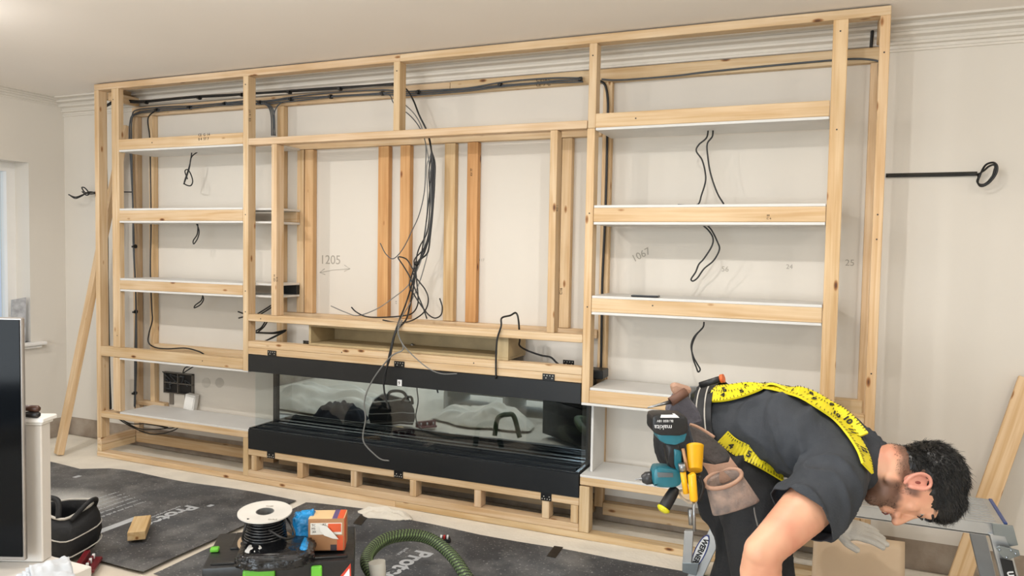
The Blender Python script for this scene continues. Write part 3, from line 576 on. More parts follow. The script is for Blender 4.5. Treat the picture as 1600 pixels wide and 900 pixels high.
bm = NB(); tube(bm, smooth_path([bc + Vector(p) for p in ((-.1, -.08, .20), (-.06, -.08, .26), (.06, -.06, .27), (.10, -.08, .20))]), .012, 8); tube(bm, smooth_path([bc + Vector(p) for p in ((.12, .07, .2), (.15, .06, .25), (.17, .0, .25), (.15, -.06, .19))]), .010, 8); build('handle', bm, BAG, TB)
bm = NB()
for dz in (.07, .16): rr = bagring(1.035, dz); tube(bm, rr + [rr[0]], .003, 6)
build('reflective_strip', bm, PIP, TB)
# folding red organiser beside the bag
RO = thing('red_toolbox', U(128, 884, z=.014), 'dark red hinged bit case on the floor beside the black bag', 'case'); REDP = mat('dark_red_plastic', '6e1620', .4)
c = U(129, 878, z=.04); M = frame_m(c, U(143, 862, z=.04) - U(124, 890, z=.04), (0, 0, 1))
bm = NB(); box(bm, -.08, .08, -.025, .02, -.012, .012, bev=.003, M=M); build('case_lid', bm, REDP, RO)
bm = NB(); box(bm, -.07, .075, -.025, -.01, .013, .06, bev=.003, M=M); build('case_base', bm, REDP, RO)
for k in range(5): bm = NB(); tube(bm, [M @ Vector((-.05 + k * .025, -.009, .03)), M @ Vector((-.05 + k * .025, .012, .03))], .006, 8); build('socket_bit', bm, REDP if k % 2 else WPR, RO)

# hose
HG = D.materials.new('hose_sleeve'); HG.use_nodes = True; n = HG.node_tree.nodes; l = HG.node_tree.links; at = n.new('ShaderNodeAttribute'); at.attribute_name = 'hose'; l.new(at.outputs['Color'], n['Principled BSDF'].inputs['Base Color']); n['Principled BSDF'].inputs['Roughness'].default_value = .6
def hose(name, pts, r, label, pitch=.0085, par=None):
    P = smooth_path(pts, 60); Q = [P[0]]; 
    for p in P:
        if (p - Q[-1]).length > pitch / 4: Q.append(p)
    bm = NB(); tube(bm, Q, lambda i, n_: r * (1 + .035 * math.cos(i * math.pi / 2)), 26)
    o = build(name, bm, HG, par, smooth=True); me = o.data; ca = me.color_attributes.new('hose', 'FLOAT_COLOR', 'POINT'); g = lin('76905a'); k = lin('20241f')
    for i in range(len(me.vertices)):
        ring, s = divmod(i, 26); v = (math.floor((s / 26 * 4 + ring / 4) * 2) % 2 == 0)   # spiral green rib
        v = ((s * 2 / 26 * 5 + ring * .5) % 2) < .55
        ca.data[i].color = g if v else k
    if label: tag(o, label, 'hose')
    return o
HO = hose('vacuum_hose', [J(588, 905, 2.72), J(573, 880, 2.78), J(580, 860, 2.85), J(604, 842, 2.93), J(640, 836, 3.0), J(672, 842, 3.03), J(700, 862, 3.0), J(722, 890, 2.92), J(738, 925, 2.85), J(700, 960, 2.75), J(640, 965, 2.7)], .0235, 'green and black ribbed extractor hose arching up over the black mat')
o = HO
bm = NB(); a = J(589, 878, 2.68); tube(bm, [a, a + Vector((.012, 0, -.1))], lambda i, n_: .030 - .004 * i, 16); build('hose_cuff', bm, mat('grey_cuff', 'b8b5ab', .5), HO)
bm = NB(); box(bm, -.03, .03, -.02, .02, 0, .022, bev=.006, seg=2, M=Matrix.Translation(U(694, 847, z=.014)) @ Matrix.Rotation(.6, 4, 'Z')); o = build('hose_connector', bm, mat('black_rubber', '17171a', .5))
tag(o, 'small black plug connector with red and white pins on the mat', 'connector')
for k, mm in enumerate((WPR, mat('red_plastic', 'b0221c', .4), WPR)): 
    bm = NB(); q = U(689 + 5 * k, 842, z=.04); tube(bm, [q, q + Vector((.002, 0, .018))], .005, 8); build('pin', bm, mm, o)

CS = thing('charger_case', (2.37, -1.83, .004), 'small black case with a red label reflected in the fireplace beside the hose', 'case')
bm = NB(); box(bm, 2.30, 2.45, -1.90, -1.79, .006, .20, bev=.012, seg=2); build('case_body', bm, mat('bag_nylon', '15171b', .7), CS, smooth='auto')
bm = NB(); box(bm, 2.32, 2.43, -1.7895, -1.787, .12, .165, bev=.0008); build('case_label', bm, mat('label_red', 'c23b3b', .5), CS)
bm = NB(); tube(bm, smooth_path([Vector((2.33, -1.845, .195)), Vector((2.34, -1.845, .23)), Vector((2.41, -1.845, .23)), Vector((2.42, -1.845, .195))]), .008, 8); build('handle', bm, mat('bag_nylon', '15171b', .7), CS)

# systainer style tool box
YT = .37; a0 = U(318, 880, z=YT); b0 = U(553, 866, z=YT)
SY = thing('tool_case', (2.78, -1.5, .014), 'black stackable tool case with green latches under the cable reel', 'tool case')
bx = (b0 - a0); bx.z = 0; L = bx.length; M = frame_m(Vector((a0.x, a0.y, 0)) , bx, Vector((-bx.y, bx.x, 0))); CASE = mat('case_plastic', '1b1c1e', .38, var=.1, scale=10, bump=.1); GRN = mat('latch_green', '6cc23a', .4)
Dp = .30
bm = NB(); box(bm, 0, L, -.0, -Dp + .0, .03, YT - .10, bev=.006, seg=2, M=M) if False else box(bm, 0, L, -.02, .28, .03, YT - .075, bev=.008, seg=2, M=M); build('case_body', bm, CASE, SY, smooth='auto')
bm = NB(); box(bm, -.003, L + .003, -.023, .283, YT - .07, YT - .008, bev=.008, seg=2, M=M)
for k in range(6): box(bm, .06 + k * .055, .09 + k * .055, .12, .265, YT - .009, YT - .002, bev=.002, M=M)
box(bm, .02, L - .02, -.005, .012, YT - .009, YT - .001, bev=.003, M=M); build('case_lid', bm, CASE, SY, smooth='auto')
for x in (.122,): bm = NB(); box(bm, x, x + .10, -.036, -.022, YT - .12, YT - .018, bev=.008, seg=2, M=M); build('latch', bm, GRN, SY)
bm = NB(); box(bm, L - .135, L - .10, -.036, -.022, YT - .12, YT - .018, bev=.006, seg=2, M=M); build('latch', bm, GRN, SY)
bm = NB(); box(bm, .0, .028, .10, .125, YT - .007, YT + .006, bev=.003, M=M); build('corner_clip', bm, GRN, SY)
bm = NB(); p = [M @ Vector((L - .055, -.0245, YT - .075)), M @ Vector((L - .01, -.0245, YT - .02)), M @ Vector((L - .008, -.0245, YT - .075))]; prism(bm, p, M.to_3x3() @ Vector((0, .001, 0))); build('warning_sticker', bm, mat('sticker_red', 'c8402c', .5), SY)
bm = NB(); p = [M @ Vector((L - .04, -.0255, YT - .070)), M @ Vector((L - .014, -.0255, YT - .036)), M @ Vector((L - .013, -.0255, YT - .070))]; prism(bm, p, M.to_3x3() @ Vector((0, .001, 0))); build('warning_sticker', bm, WPR, SY)
# little coil of the same hose behind the case
_a, _b = J(331, 872, 3.02), J(374, 890, 2.93)
hose('vacuum_hose', [Vector((_a.x - .01, _a.y, .034)), J(335, 868, 3.02), J(344, 857, 3.0), J(356, 856, 2.98), J(366, 866, 2.95), Vector((_b.x + .01, _b.y, .034))], .018, 'green ribbed hose end behind the left corner of the tool case')

# poly bag under the reel
BG = thing('refuse_sack', J(430, 865, 2.3), 'scrunched black and blue plastic sack on the tool case beneath the cable reel', 'plastic bag')
c = U(432, 872, z=YT); base = Vector((c.x, c.y, YT + .001)); BLKP = mat('black_poly', '141518', .16, var=.2, scale=9, bump=1, bscale=22); BLUP = mat('blue_poly', '1e8fd0', .2, var=.2, scale=12, bump=1, bscale=30)
def crumple(bm, c, rx, ry, h, seed, n=40, mi=0):
    bm2 = bmesh.ops.create_icosphere(bm, subdivisions=5, radius=1)
    for v in bm2['verts']:
        p = v.co.copy(); w = 1 + .10 * noise.noise(p * 2 + Vector((seed, 0, 0))) + .10 * abs(noise.noise(p * 5 + Vector((seed, 3, 0))))
        q = Vector([math.copysign(abs(t) ** .55, t) for t in p]); z = (q.z + 1) / 2
        v.co = c + Vector((q.x * rx * w, q.y * ry * w, z * h * w))
        for f in v.link_faces: f.material_index = mi
ex = bx.normalized(); 
bm = NB(); crumple(bm, Vector((-.01, -.01, 0)), .118, .095, .052, 3); Mb = frame_m(base + Vector((.02, -.01, 0)), ex, Vector((-ex.y, ex.x, 0)))
o = build('sack_body', bm, BLKP, BG, smooth=True, basis=Mb)
bm = NB(); crumple(bm, Vector((.075, .105, .0)), .042, .035, .115, 8); crumple(bm, Vector((-.085, .09, .0)), .022, .03, .095, 12); crumple(bm, Vector((.078, -.01, 0)), .013, .05, .056, 15); build('sack_blue_folds', bm, BLUP, BG, smooth=True, basis=Mb)
bm = NB(); crumple(bm, Vector((-.045, .0, .03)), .06, .06, .02, 14); build('sack_lining', bm, mat('white_poly', 'd9d8d4', .3, bump=.6), BG, smooth=True, basis=Mb)
# cable reel
RLc = J(413, 836, 2.5); RL = thing('cable_reel', RLc, 'reel of thin black cable with a white cardboard flange on the plastic sack', 'cable reel')
axis = Vector((.02, .02, 1)).normalized(); axis = (axis + CF * -.10).normalized(); Mr = frame_m(J(412, 799, 2.36), CR, axis.cross(CR)); Mr = Matrix.Translation(J(414, 799, 2.5)) @ axis.to_track_quat('Z', 'X').to_matrix().to_4x4()
R0 = .086; WC = mat('white_card', 'd6d2ca', .5); KC = mat('brown_card', 'b79c7c', .8)
def annulus(bm, M, ri, ro, z0, z1, seg=48):
    V = shell(bm, [[M @ Vector((r * math.cos(2 * math.pi * k / seg), r * math.sin(2 * math.pi * k / seg), z)) for k in range(seg)] for r, z in ((ri, z0), (ro, z0), (ro, z1), (ri, z1), (ri, z0))])
    bmesh.ops.remove_doubles(bm, verts=bm.verts, dist=1e-6)
bm = NB(); annulus(bm, Mr, .028, R0, -.004, 0); build('flange', bm, WC, RL)
bm = NB(); annulus(bm, Mr, .028, R0, -.104, -.100); build('flange', bm, KC, RL)
bm = NB(); annulus(bm, Mr, .0265, .0295, -.10, .0); build('core', bm, mat('core_grey', '6b6a66', .8), RL)
bm = NB(); P = []
for lay in range(3):
    for i in range(26 * 9):
        th = i * 2 * math.pi / 26; fz = i / (26 * 9); z = -.010 - .085 * (fz if lay % 2 == 0 else 1 - fz)
        r = (.040 + .008 * lay) + .012 * (1 - (z + .1) / .1) + .0035 * noise.noise(Vector((math.cos(th) * 2, math.sin(th) * 2, lay * 3 + fz * 9))); P.append(Mr @ Vector((r * math.cos(th), r * math.sin(th), z + .003 * math.sin(th + lay * 2))))
tube(bm, P, .0045, 6)
build('wound_cable', bm, mat('shiny_black_cable', '17181a', .25), RL)
bm = NB(); tube(bm, smooth_path([J(420, 828, 2.43), J(436, 838, 2.41), J(450, 842, 2.42), J(460, 836, 2.45), J(455, 820, 2.48), J(445, 805, 2.52)]), .0038, 7); tube(bm, smooth_path([J(388, 810, 2.44), J(382, 828, 2.43), J(379, 842, 2.44), J(386, 850, 2.44)]), .0038, 7); build('loose_cable', bm, CABLE, RL)
text('printed_text', 'CABLE', .010, Mr @ Vector((-.068, -.01, 0)), CR, axis.cross(CR), PENCIL, RL); text('printed_text', 'TIMES', .010, Mr @ Vector((.036, .0, 0)), CR, axis.cross(CR), PENCIL, RL)

# small cardboard carton with labels
CB = thing('cardboard_carton', J(512, 862, 2.45), 'small brown cardboard carton with orange stripes and torn label on the tool case', 'box')
tl = U(481, 862, z=YT); KB = mat('carton_brown', 'ad7f58', .75, var=.06, scale=8); OG = mat('carton_orange', 'd4562a', .6); PUR = mat('carton_purple', '5b4a78', .6)
e1 = U(538, 861, z=YT) - tl; e1.z = 0; wx = e1.length; Mc = frame_m(Vector((tl.x, tl.y, YT + .001)), e1, Vector((-e1.y, e1.x, 0))); Hc = .108; dx = .085
Mc = Mc @ Matrix.Rotation(.0, 4, 'Z')
bm = NB(); box(bm, 0, wx, 0, dx, 0, Hc, bev=.004, seg=2, M=Mc); build('carton_body', bm, KB, CB)
bm = NB(); box(bm, .001, wx - .001, .001, dx - .001, Hc, Hc + .0012, M=Mc); build('carton_top', bm, mat('carton_top_card', 'd9b98a', .7), CB)
bm = NB(); box(bm, wx * .66, wx * .80, .0, dx, Hc + .0012, Hc + .002, M=Mc); build('purple_stripe', bm, PUR, CB); bm = NB(); box(bm, wx * .80, wx * .97, .0, dx, Hc + .0012, Hc + .002, M=Mc); build('orange_stripe', bm, OG, CB)
bm = NB(); box(bm, wx * .80, wx - .004, -.001, 0, 0.002, Hc * .48, M=Mc); box(bm, wx, wx + .001, .0, dx * .4, 0.002, Hc - .002, M=Mc); build('orange_stripe', bm, OG, CB)
bm = NB(); box(bm, wx * .62, wx * .79, -.001, 0, 0.002, Hc * .2, M=Mc); build('dark_stripe', bm, mat('carton_dark', '3a3238', .6), CB)
bm = NB(); box(bm, .008, wx * .93, -.0014, -.0002, Hc * .52, Hc * .88, M=Mc); lb = build('carton_label', bm, mat('label_paper', 'e3ddd2', .6), CB)
bm = NB(); box(bm, wx * .55, wx * .91, -.002, -.0014, Hc * .60, Hc * .86, M=Mc); build('label_panel', bm, OG, lb)
for i, (s, x, z, sz) in enumerate((('TC100', .012, .78, .011), ('M5x40', .012, .68, .010), ('200', .014, .58, .010), ('PZ2', .4 * wx, .80, .010))): text('printed_text', s, sz, Mc @ Vector((x, -.0014, Hc * z)), ex * 1, ZP, INK, lb)
bm = NB(); p = [(.036, .86), (.06, .80), (.078, .62), (.098, .40), (.080, .42), (.052, .52), (.040, .66)]; prism(bm, [Mc @ Vector((a_ * wx / .115, -.012 + .006 * b_, b_ * Hc)) for a_, b_ in p], Mc.to_3x3() @ Vector((0, -.0006, 0))); build('torn_label', bm, mat('peeled_paper', 'dcd8d0', .6), CB)

# ================================================================== TV AND WHITE CABINET (left foreground)
ZTV = .45
WC_ = thing('white_cabinet', (1.8, -2.05, .0), 'low white cabinet under the television at the left edge', 'cabinet'); WG = mat('cabinet_white', 'd8d2ca', .4, var=.01)
bm = NB(); box(bm, 1.25, 2.425, -2.45, -1.925, ZTV - .035, ZTV, bev=.003); build('cabinet_top', bm, WG, WC_)
for x in (1.27, 1.83, 2.39): bm = NB(); box(bm, x, x + .022, -2.43, -1.945, 0.004, ZTV - .036, bev=.001); build('side_panel', bm, WG, WC_)
bm = NB(); box(bm, 1.293, 1.829, -2.43, -1.98, .15, .17); box(bm, 1.853, 2.389, -2.43, -1.98, .15, .17); build('inner_shelf', bm, WG, WC_)
bm = NB(); box(bm, 1.293, 2.389, -2.43, -2.42, .05, ZTV - .036); build('back_panel', bm, WG, WC_)
# white pedestal unit behind the television
pl, pr = J(45, 660, 2.185), J(64, 660, 2.185); ex2 = Vector((pr.x - pl.x, pr.y - pl.y, 0)).normalized(); bk = Vector((-ex2.y, ex2.x, 0))
PD = thing('white_pedestal', (pl.x, pl.y, ZTV), 'white pedestal with moulded cap standing behind the television', 'pedestal'); Mp = frame_m(Vector((pl.x, pl.y, 0)), ex2, bk)
wz = (pr - pl).length; zt_ = J(60, 664, 2.185).z
bm = NB(); box(bm, -.2, wz, .0, .045, ZTV + .001, zt_, bev=.003, M=Mp); build('pedestal_body', bm, WG, PD)
bm = NB(); box(bm, -.21, wz + .006, -.006, .05, zt_, zt_ + .008, M=Mp, bev=.002); box(bm, -.22, wz + .014, -.014, .056, zt_ + .008, zt_ + .022, M=Mp, bev=.003); build('moulded_cap', bm, WHITE, PD)
for i, (ya, yb_, z_, m_) in enumerate(((641, 644, 0, 'brown'), (652, 654, 0, 'black'))):
    a = J(30, ya + 1, 2.175); b = J(62, yb_ - 3, 2.175); a.z = b.z = zt_ + .022 + (.010 if i else .024); 
    if i == 0: a.z += .006; b.z += .002
    bm = NB(); tube(bm, [a, a.lerp(b, .5), b - (b - a).normalized() * .006, b], lambda k, n_: (.007, .009, .010, .006)[k], 12); o = build('paint_brush_handle', bm, mat('dark_handle_' + m_, '4a2e22' if i == 0 else '1c1a1a', .35)); tag(o, ['brown', 'black'][i] + ' tool handle lying on the white pedestal, ' + ['upper', 'lower'][i] + ' one of two', 'tool handle')
# television: screen plane seen nearly side on from the front right
TVp = J(38, 497, 2.15); TV = thing('television', (TVp.x - .3, TVp.y, ZTV), 'large black flat television with silver edge cut by the left side of the picture', 'television')
tA = J(37, 872, 2.15); tB = J(-60, 850, 2.15); 
ext = Vector((tA.x - tB.x, tA.y - tB.y, 0)).normalized(); nrm = Vector((ext.y, -ext.x, 0)); Mt = frame_m(Vector((tA.x, tA.y, 0)), ext, -nrm) ; zt2 = J(37, 497, 2.15).z; zb2 = tA.z
SILV = mat('tv_silver', 'a7a19c', .3, metal=.6)
bm = NB(); box(bm, -.95, .004, -.0, .014, zb2 - .008, zt2 + .004, bev=.003, M=Mt); build('tv_casing', bm, SILV, TV)
bm = NB(); box(bm, -.94, -.002, -.003, .002, zb2 + .004, zt2 - .002, M=Mt); build('screen', bm, mat('tv_screen', '05070a', .08, var=0, spec=.12), TV)
bm = NB(); box(bm, -.80, -.12, -.07, .10, ZTV + .001, ZTV + .013, bev=.003, M=Mt); box(bm, -.52, -.40, .006, .03, ZTV + .013, zb2, M=Mt); build('tv_stand', bm, SILV, TV)
# papers at the very front
PPp = J(70, 900, 1.9); PAP = mat('paper', 'c6cacf', .6, var=.02)
PP = thing('paper_stack', (J(80, 905, 1.9).x, J(80, 905, 1.9).y, ZTV), 'stack of crumpled white paper sheets on the white cabinet beside the television', 'papers')
for k in range(5):
    c0, c1, c2, c3 = J(22 + 6 * k, 895 - k * 2.5, 1.86), J(96 + 3 * k, 866 + k * 1.5, 1.93), J(110 + 2 * k, 905, 1.9), J(35 + 5 * k, 930, 1.82)
    bm = NB(); N = 14; V = []
    for i in range(N + 1):
        row = []
        for j in range(N + 1):
            u, v = i / N, j / N; p = c0.lerp(c1, u).lerp(c3.lerp(c2, u), v); row.append(bm.verts.new(p + Vector((0, 0, .012 * noise.noise(Vector((u * 5, v * 5, k * 2))) + .004 * k - .012))))
        V.append(row)
    for i in range(N):
        for j in range(N): bm.faces.new((V[i][j], V[i + 1][j], V[i + 1][j + 1], V[i][j + 1]))
    o = build('paper_sheet', bm, PAP, PP, smooth=True); s = o.modifiers.new('t', 'SOLIDIFY'); s.thickness = .0015
# card on the window sill
bm = NB(); a = U(17, 496, x=XL - .02); b = U(39, 497, x=XL + .02); a.z = b.z = .702; h = U(28, 465, x=XL).z - .702; prism(bm, [a, b, b + Vector((.0, .01, h)), a + Vector((0, .01, h * .95))], (-.01, 0, 0))
o = build('tile_sample', bm, mat('grey_card', 'b3b3b5', .6, var=.12, scale=30)); tag(o, 'small grey sample card standing on the window sill', 'sample card')

# ================================================================== STEP PLATFORM
SP = thing('work_platform', (4.43, -.36, .014), 'aluminium hop-up step platform standing behind the bending man', 'work platform')
PX0, PX1, PY0, PY1, PZ = 3.98, 4.905, -.50, -.215, .50
bm = NB(); box(bm, PX0, PX1, PY0, PY1, PZ - .004, PZ, bev=.001)
for i in range(9): y = PY0 + .022 + i * .03; box(bm, PX0 + .02, PX1 - .02, y, y + .006, PZ, PZ + .0018)
build('tread_plate', bm, ALU, SP)
bm = NB(); box(bm, PX0, PX1, PY0, PY0 + .005, PZ - .045, PZ - .004); box(bm, PX0, PX1, PY0, PY0 + .014, PZ - .047, PZ - .042); build('side_rail', bm, ALU, SP)
bm = NB(); box(bm, PX0, PX1, PY1 - .005, PY1, PZ - .045, PZ - .004); build('side_rail', bm, ALU, SP)
BLUE = mat('blue_edge_trim', '2f4a86', .4)
bm = NB(); box(bm, PX1, PX1 + .012, PY0 + .01, PY1, PZ - .006, PZ + .003, bev=.002); build('edge_trim', bm, BLUE, SP)
def leg(a, b, w=.052, h=.024): 
    a = Vector(a); b = Vector(b); bm = NB(); L = (b - a).length; M = frame_m((a + b) / 2, b - a, (0, 1, 0)); box(bm, -L / 2, L / 2, -h / 2, h / 2, -w / 2, w / 2, bev=.002, M=M); o = build('leg', bm, ALU, SP)
    bm = NB(); box(bm, L / 2 - .03, L / 2 + .002, -h / 2 - .004, h / 2 + .004, -w / 2 - .004, w / 2 + .004, bev=.004, M=M); build('rubber_foot', bm, mat('black_rubber', '17171a', .5), o); return o, M, L
lR, MR_, LR_ = leg((PX1 - .018, PY0 - .004, PZ - .03), (PX1 + .10, PY0 - .03, .022)); leg((PX1 - .055, PY1 + .01, PZ - .03), (PX1 + .06, PY1 + .03, .022))
lL, ML_, LL_ = leg((PX0 + .055, PY0 - .004, PZ - .03), (PX0 - .12, PY0 - .03, .022)); leg((PX0 + .055, PY1 + .01, PZ - .03), (PX0 - .12, PY1 + .03, .022))
bm = NB(); box(bm, PX0 - .10, PX0 - .085, PY0 - .02, PY1 + .02, .10, .14, bev=.002); build('cross_brace', bm, ALU, SP); bm = NB(); box(bm, PX1 + .03, PX1 + .045, PY0 - .02, PY1 + .02, .10, .14, bev=.002); build('cross_brace', bm, ALU, SP)
G2 = mat('zinc_hinge', '8f979a', .35, metal=.8)
bm = NB(); p = [(1550, 818), (1583, 822), (1591, 852), (1578, 854), (1571, 838), (1552, 836)]; prism(bm, [U(a, b, y=PY0 - .03) for a, b in p], (0, .008, 0), bev=.001); build('hinge_plate', bm, G2, SP)
bm = NB(); p = [(1556, 856), (1562, 853), (1592, 860), (1594, 868), (1575, 875), (1566, 871)]; prism(bm, [U(a, b, y=PY0 - .055) for a, b in p], (0, .006, 0), bev=.001); hp = build('hinge_plate', bm, G2, SP)
bm = NB(); 
for a, b in ((1562, 859), (1587, 865), (1573, 871), (1580, 860)): ball(bm, U(a, b, y=PY0 - .056), .004, sub=1)
build('rivet', bm, STEEL, hp)
q0, q1, q2 = U(1562, 872, y=PY0 - .050), U(1582, 876, y=PY0 - .050), U(1575, 925, y=PY0 - .055)
e_r = (q0 - q2).normalized(); bm = NB(); wv = (q1 - q0); prism(bm, [q0, q1, q1 - e_r * .17, q0 - e_r * .17], (0, .001, 0)); sk = build('label_sticker', bm, mat('sticker_black', '141414', .5), SP)
text('printed_text', 'Platform', .038, q1 - e_r * .165 - wv * .18 + Vector((0, -.001, 0)), e_r, -wv, WPR, sk, bold=.0006)
# oval maker's badge on the left leg
d2 = (ML_.to_3x3() @ Vector((-1, 0, 0))); wv = Vector((0, -1, 0)).cross(d2).normalized(); cc = U(1094, 862, y=PY0 - .035); cc2 = cc
bm = NB(); prism(bm, [cc + d2 * (.072 * math.cos(k * .2618)) + wv * (.021 * math.sin(k * .2618)) for k in range(24)], (0, .001, 0)); sk = build('badge', bm, mat('badge_blue', '24357e', .4), SP)
bm = NB(); prism(bm, [cc + Vector((0, -.0008, 0)) + d2 * (.067 * math.cos(k * .2618)) + wv * (.017 * math.sin(k * .2618)) for k in range(24)], (0, .0007, 0)); build('badge_face', bm, WPR, sk)
tu = Vector((0, -1, 0)).cross(-d2)
text('printed_text', 'WERNER', .026, cc + d2 * .056 + Vector((0, -.0012, 0)) + tu * -.008 * 1, -d2, tu, mat('black_print', '101010', .5), sk, bold=.001)
bm = NB(); a = U(1069, 830, y=PY0 - .06); b = U(1083, 830, y=PY0 - .06); a2 = U(1066, 884, y=PY0 - .06); b2 = U(1080, 884, y=PY0 - .06); prism(bm, [a, b, b2, a2], (0, .02, 0), bev=.001); build('folding_leg', bm, ALU, SP)
bm = NB(); a = U(1066, 880, y=PY0 - .064); b = U(1092, 880, y=PY0 - .064); a2 = U(1066, 894, y=PY0 - .064); b2 = U(1088, 900, y=PY0 - .064); prism(bm, [a, b, b2, a2], (0, .004, 0), bev=.001); hp = build('hinge_plate', bm, G2, SP)
# beige board leaning on the platform
bm = NB(); pts = [U(1272, 829, y=-.56), U(1340, 838, y=-.57), U(1414, 846, y=-.56)]; N = 14; V = []
for i in range(N + 1):
    u = i / N; top = U(1272 + 142 * u, 829 + 17 * u, y=-.545); row = []
    for j in range(N + 1):
        v = j / N; q = Vector((top.x - .004 * v, top.y - .20 * v, top.z * (1 - v) + .018 * v)); q.y += .012 * math.sin(u * 5 + v * 3) * (.3 + v); row.append(bm.verts.new(q))
    V.append(row)
for i in range(N):
    for j in range(N): bm.faces.new((V[i][j], V[i + 1][j], V[i + 1][j + 1], V[i][j + 1]))
o = build('beige_board', bm, mat('beige_card', 'b9a184', .35, var=.02), smooth=True); s = o.modifiers.new('t', 'SOLIDIFY'); s.thickness = .004; tag(o, 'flexible beige board leaning on the platform under the gloved hand', 'board')

# ================================================================== THE CARPENTER
def v3(*a): return J(*a)
PEL, WAI, CHE, UPP, NEK = v3(1108, 672, 2.36), v3(1165, 668, 2.28), v3(1232, 674, 2.19), v3(1298, 702, 2.12), v3(1362, 732, 2.06)
SHR, ELR, WRR = v3(1303, 752, 1.95), v3(1192, 862, 1.82), v3(1180, 975, 1.90)
SHL, ELL, WRL = v3(1330, 712, 2.30), v3(1276, 762, 2.52), v3(1297, 820, 2.42)
HPR, KNR, ANR = v3(1120, 712, 2.27), v3(1206, 1010, 2.02), Vector((4.16, -1.26, .10))
HPL, KNL, ANL = v3(1106, 700, 2.42), Vector((4.125, -.98, .46)), Vector((4.02, -.93, .10))
FOOTR, FOOTL = ANR + Vector((.16, -.01, -.045)), ANL + Vector((.16, 0, -.045))
SKIN = D.materials.new('skin'); SKIN.use_nodes = True
b = SKIN.node_tree.nodes['Principled BSDF']; n = SKIN.node_tree.nodes; l = SKIN.node_tree.links
nz = n.new('ShaderNodeTexNoise'); nz.inputs['Scale'].default_value = 9; tc = n.new('ShaderNodeTexCoord'); l.new(tc.outputs['Object'], nz.inputs['Vector'])
cr = n.new('ShaderNodeValToRGB'); cr.color_ramp.elements[0].position = .35; cr.color_ramp.elements[0].color = lin('cf8f74'); cr.color_ramp.elements[1].position = .6; cr.color_ramp.elements[1].color = lin('dfab8c')
l.new(nz.outputs['Fac'], cr.inputs['Fac']); at = n.new('ShaderNodeAttribute'); at.attribute_name = 'stubble'; mx = n.new('ShaderNodeMixRGB'); l.new(at.outputs['Fac'], mx.inputs[0]); l.new(cr.outputs[0], mx.inputs[1]); mx.inputs[2].default_value = lin('2c1f19')
l.new(mx.outputs[0], b.inputs['Base Color']); b.inputs['Roughness'].default_value = .5; b.inputs['Subsurface Weight'].default_value = .12; b.inputs['Subsurface Radius'].default_value = (.02, .008, .004)
PR = thing('person', (4.2, -1.15, .014), 'man in dark grey t-shirt and yellow tape braces bending over the step platform', 'person')
lat = (SHR - SHL).normalized()
def ell(bm, c, e1, r): e1 = e1.normalized(); e3 = e1.cross(lat).normalized(); e2 = e3.cross(e1); ball(bm, c, r, M=Matrix((e1, e2, e3)).transposed(), sub=3)
def torso(bm, g=0):
    S = [(PEL, .10, .165, .125), (PEL.lerp(WAI, .5), .08, .160, .124), (WAI, .08, .155, .124), (WAI.lerp(CHE, .5), .08, .165, .125), (CHE, .09, .172, .126), (CHE.lerp(UPP, .5), .09, .175, .122), (UPP, .075, .175, .098), (UPP.lerp(NEK, .4), .06, .145, .080)]
    for i, (c, a, w, h) in enumerate(S):
        d = (S[min(i + 1, 7)][0] - S[max(i - 1, 0)][0]); ell(bm, c, d, (a + g, w + g - .01, h + g - .006))
        if i < 7: c2 = c.lerp(S[i + 1][0], .5); ell(bm, c2, d, (a + g, (w + S[i + 1][2]) / 2 + g - .01, (h + S[i + 1][3]) / 2 + g - .006))
# head frame: Hu chin->crown, Hf face forward, Hs towards the camera side
Hu = (CR * .985 - CU * .12 - CF * .06).normalized(); Hf = (-CU * .97 - CR * .13 - CF * .16); Hf = (Hf - Hu * Hf.dot(Hu)).normalized(); Hs = Hu.cross(Hf); Hs = -Hs if Hs.dot(CF) > 0 else Hs
HC = v3(1437, 755, 2.02); HM = Matrix((Hu, Hf, Hs)).transposed()
def H(u, f, s=0): return HC + Hu * u + Hf * f + Hs * s
def hb(bm, u, f, s, r, sub=3): ball(bm, H(u, f, s), r, M=HM, sub=sub)
def hand(bm, w, d, nrm, side, g=0, curl=.6):                         # w wrist, d hand direction, nrm back-of-hand normal, side = thumb direction
    d = d.normalized(); nrm = (nrm - d * nrm.dot(d)).normalized(); side = side - d * side.dot(d) - nrm * side.dot(nrm); side.normalize(); Mh = Matrix((d, side, nrm)).transposed()
    ball(bm, w + d * .035, (.045 + g, .034 + g, .019 + g), M=Mh); ball(bm, w + d * .07, (.032 + g, .042 + g, .015 + g), M=Mh); ball(bm, w + d * .05 + side * .022 - nrm * .006, (.03 + g, .016 + g, .016 + g), M=Mh)
    for k, (o, L) in enumerate(((.030, .072), (.010, .080), (-.011, .074), (-.031, .058))):
        p = w + d * (.090 - .004 * abs(k - 1)) + side * o; a = curl * .35; P = [p]; dd = d
        for seg, fr in enumerate((.45, .3, .25)):
            dd = (d * math.cos(a) - nrm * math.sin(a)) + side * o * 1.5 * (g == 0); dd.normalize(); P.append(P[-1] + dd * L * fr); a += curl * .6
        chain(bm, P, [.0095 + g, .009 + g, .0083 + g, .0072 + g], sub=1, step=.5)
    p = w + d * .03 + side * .030 - nrm * .004; P = [p, p + (d * .6 + side * .7 - nrm * .2).normalized() * .036, p + (d * .6 + side * .7 - nrm * .2).normalized() * .036 + (d * .9 + side * .25 - nrm * .3).normalized() * .03]
    chain(bm, P, [.013 + g, .0105 + g, .0085 + g], sub=1, step=.5)
hdR = (Vector((.12, -.02, -.07))).normalized(); hnR = Vector((.4, -.3, 1)); hsR = Vector((0, 1, .1))
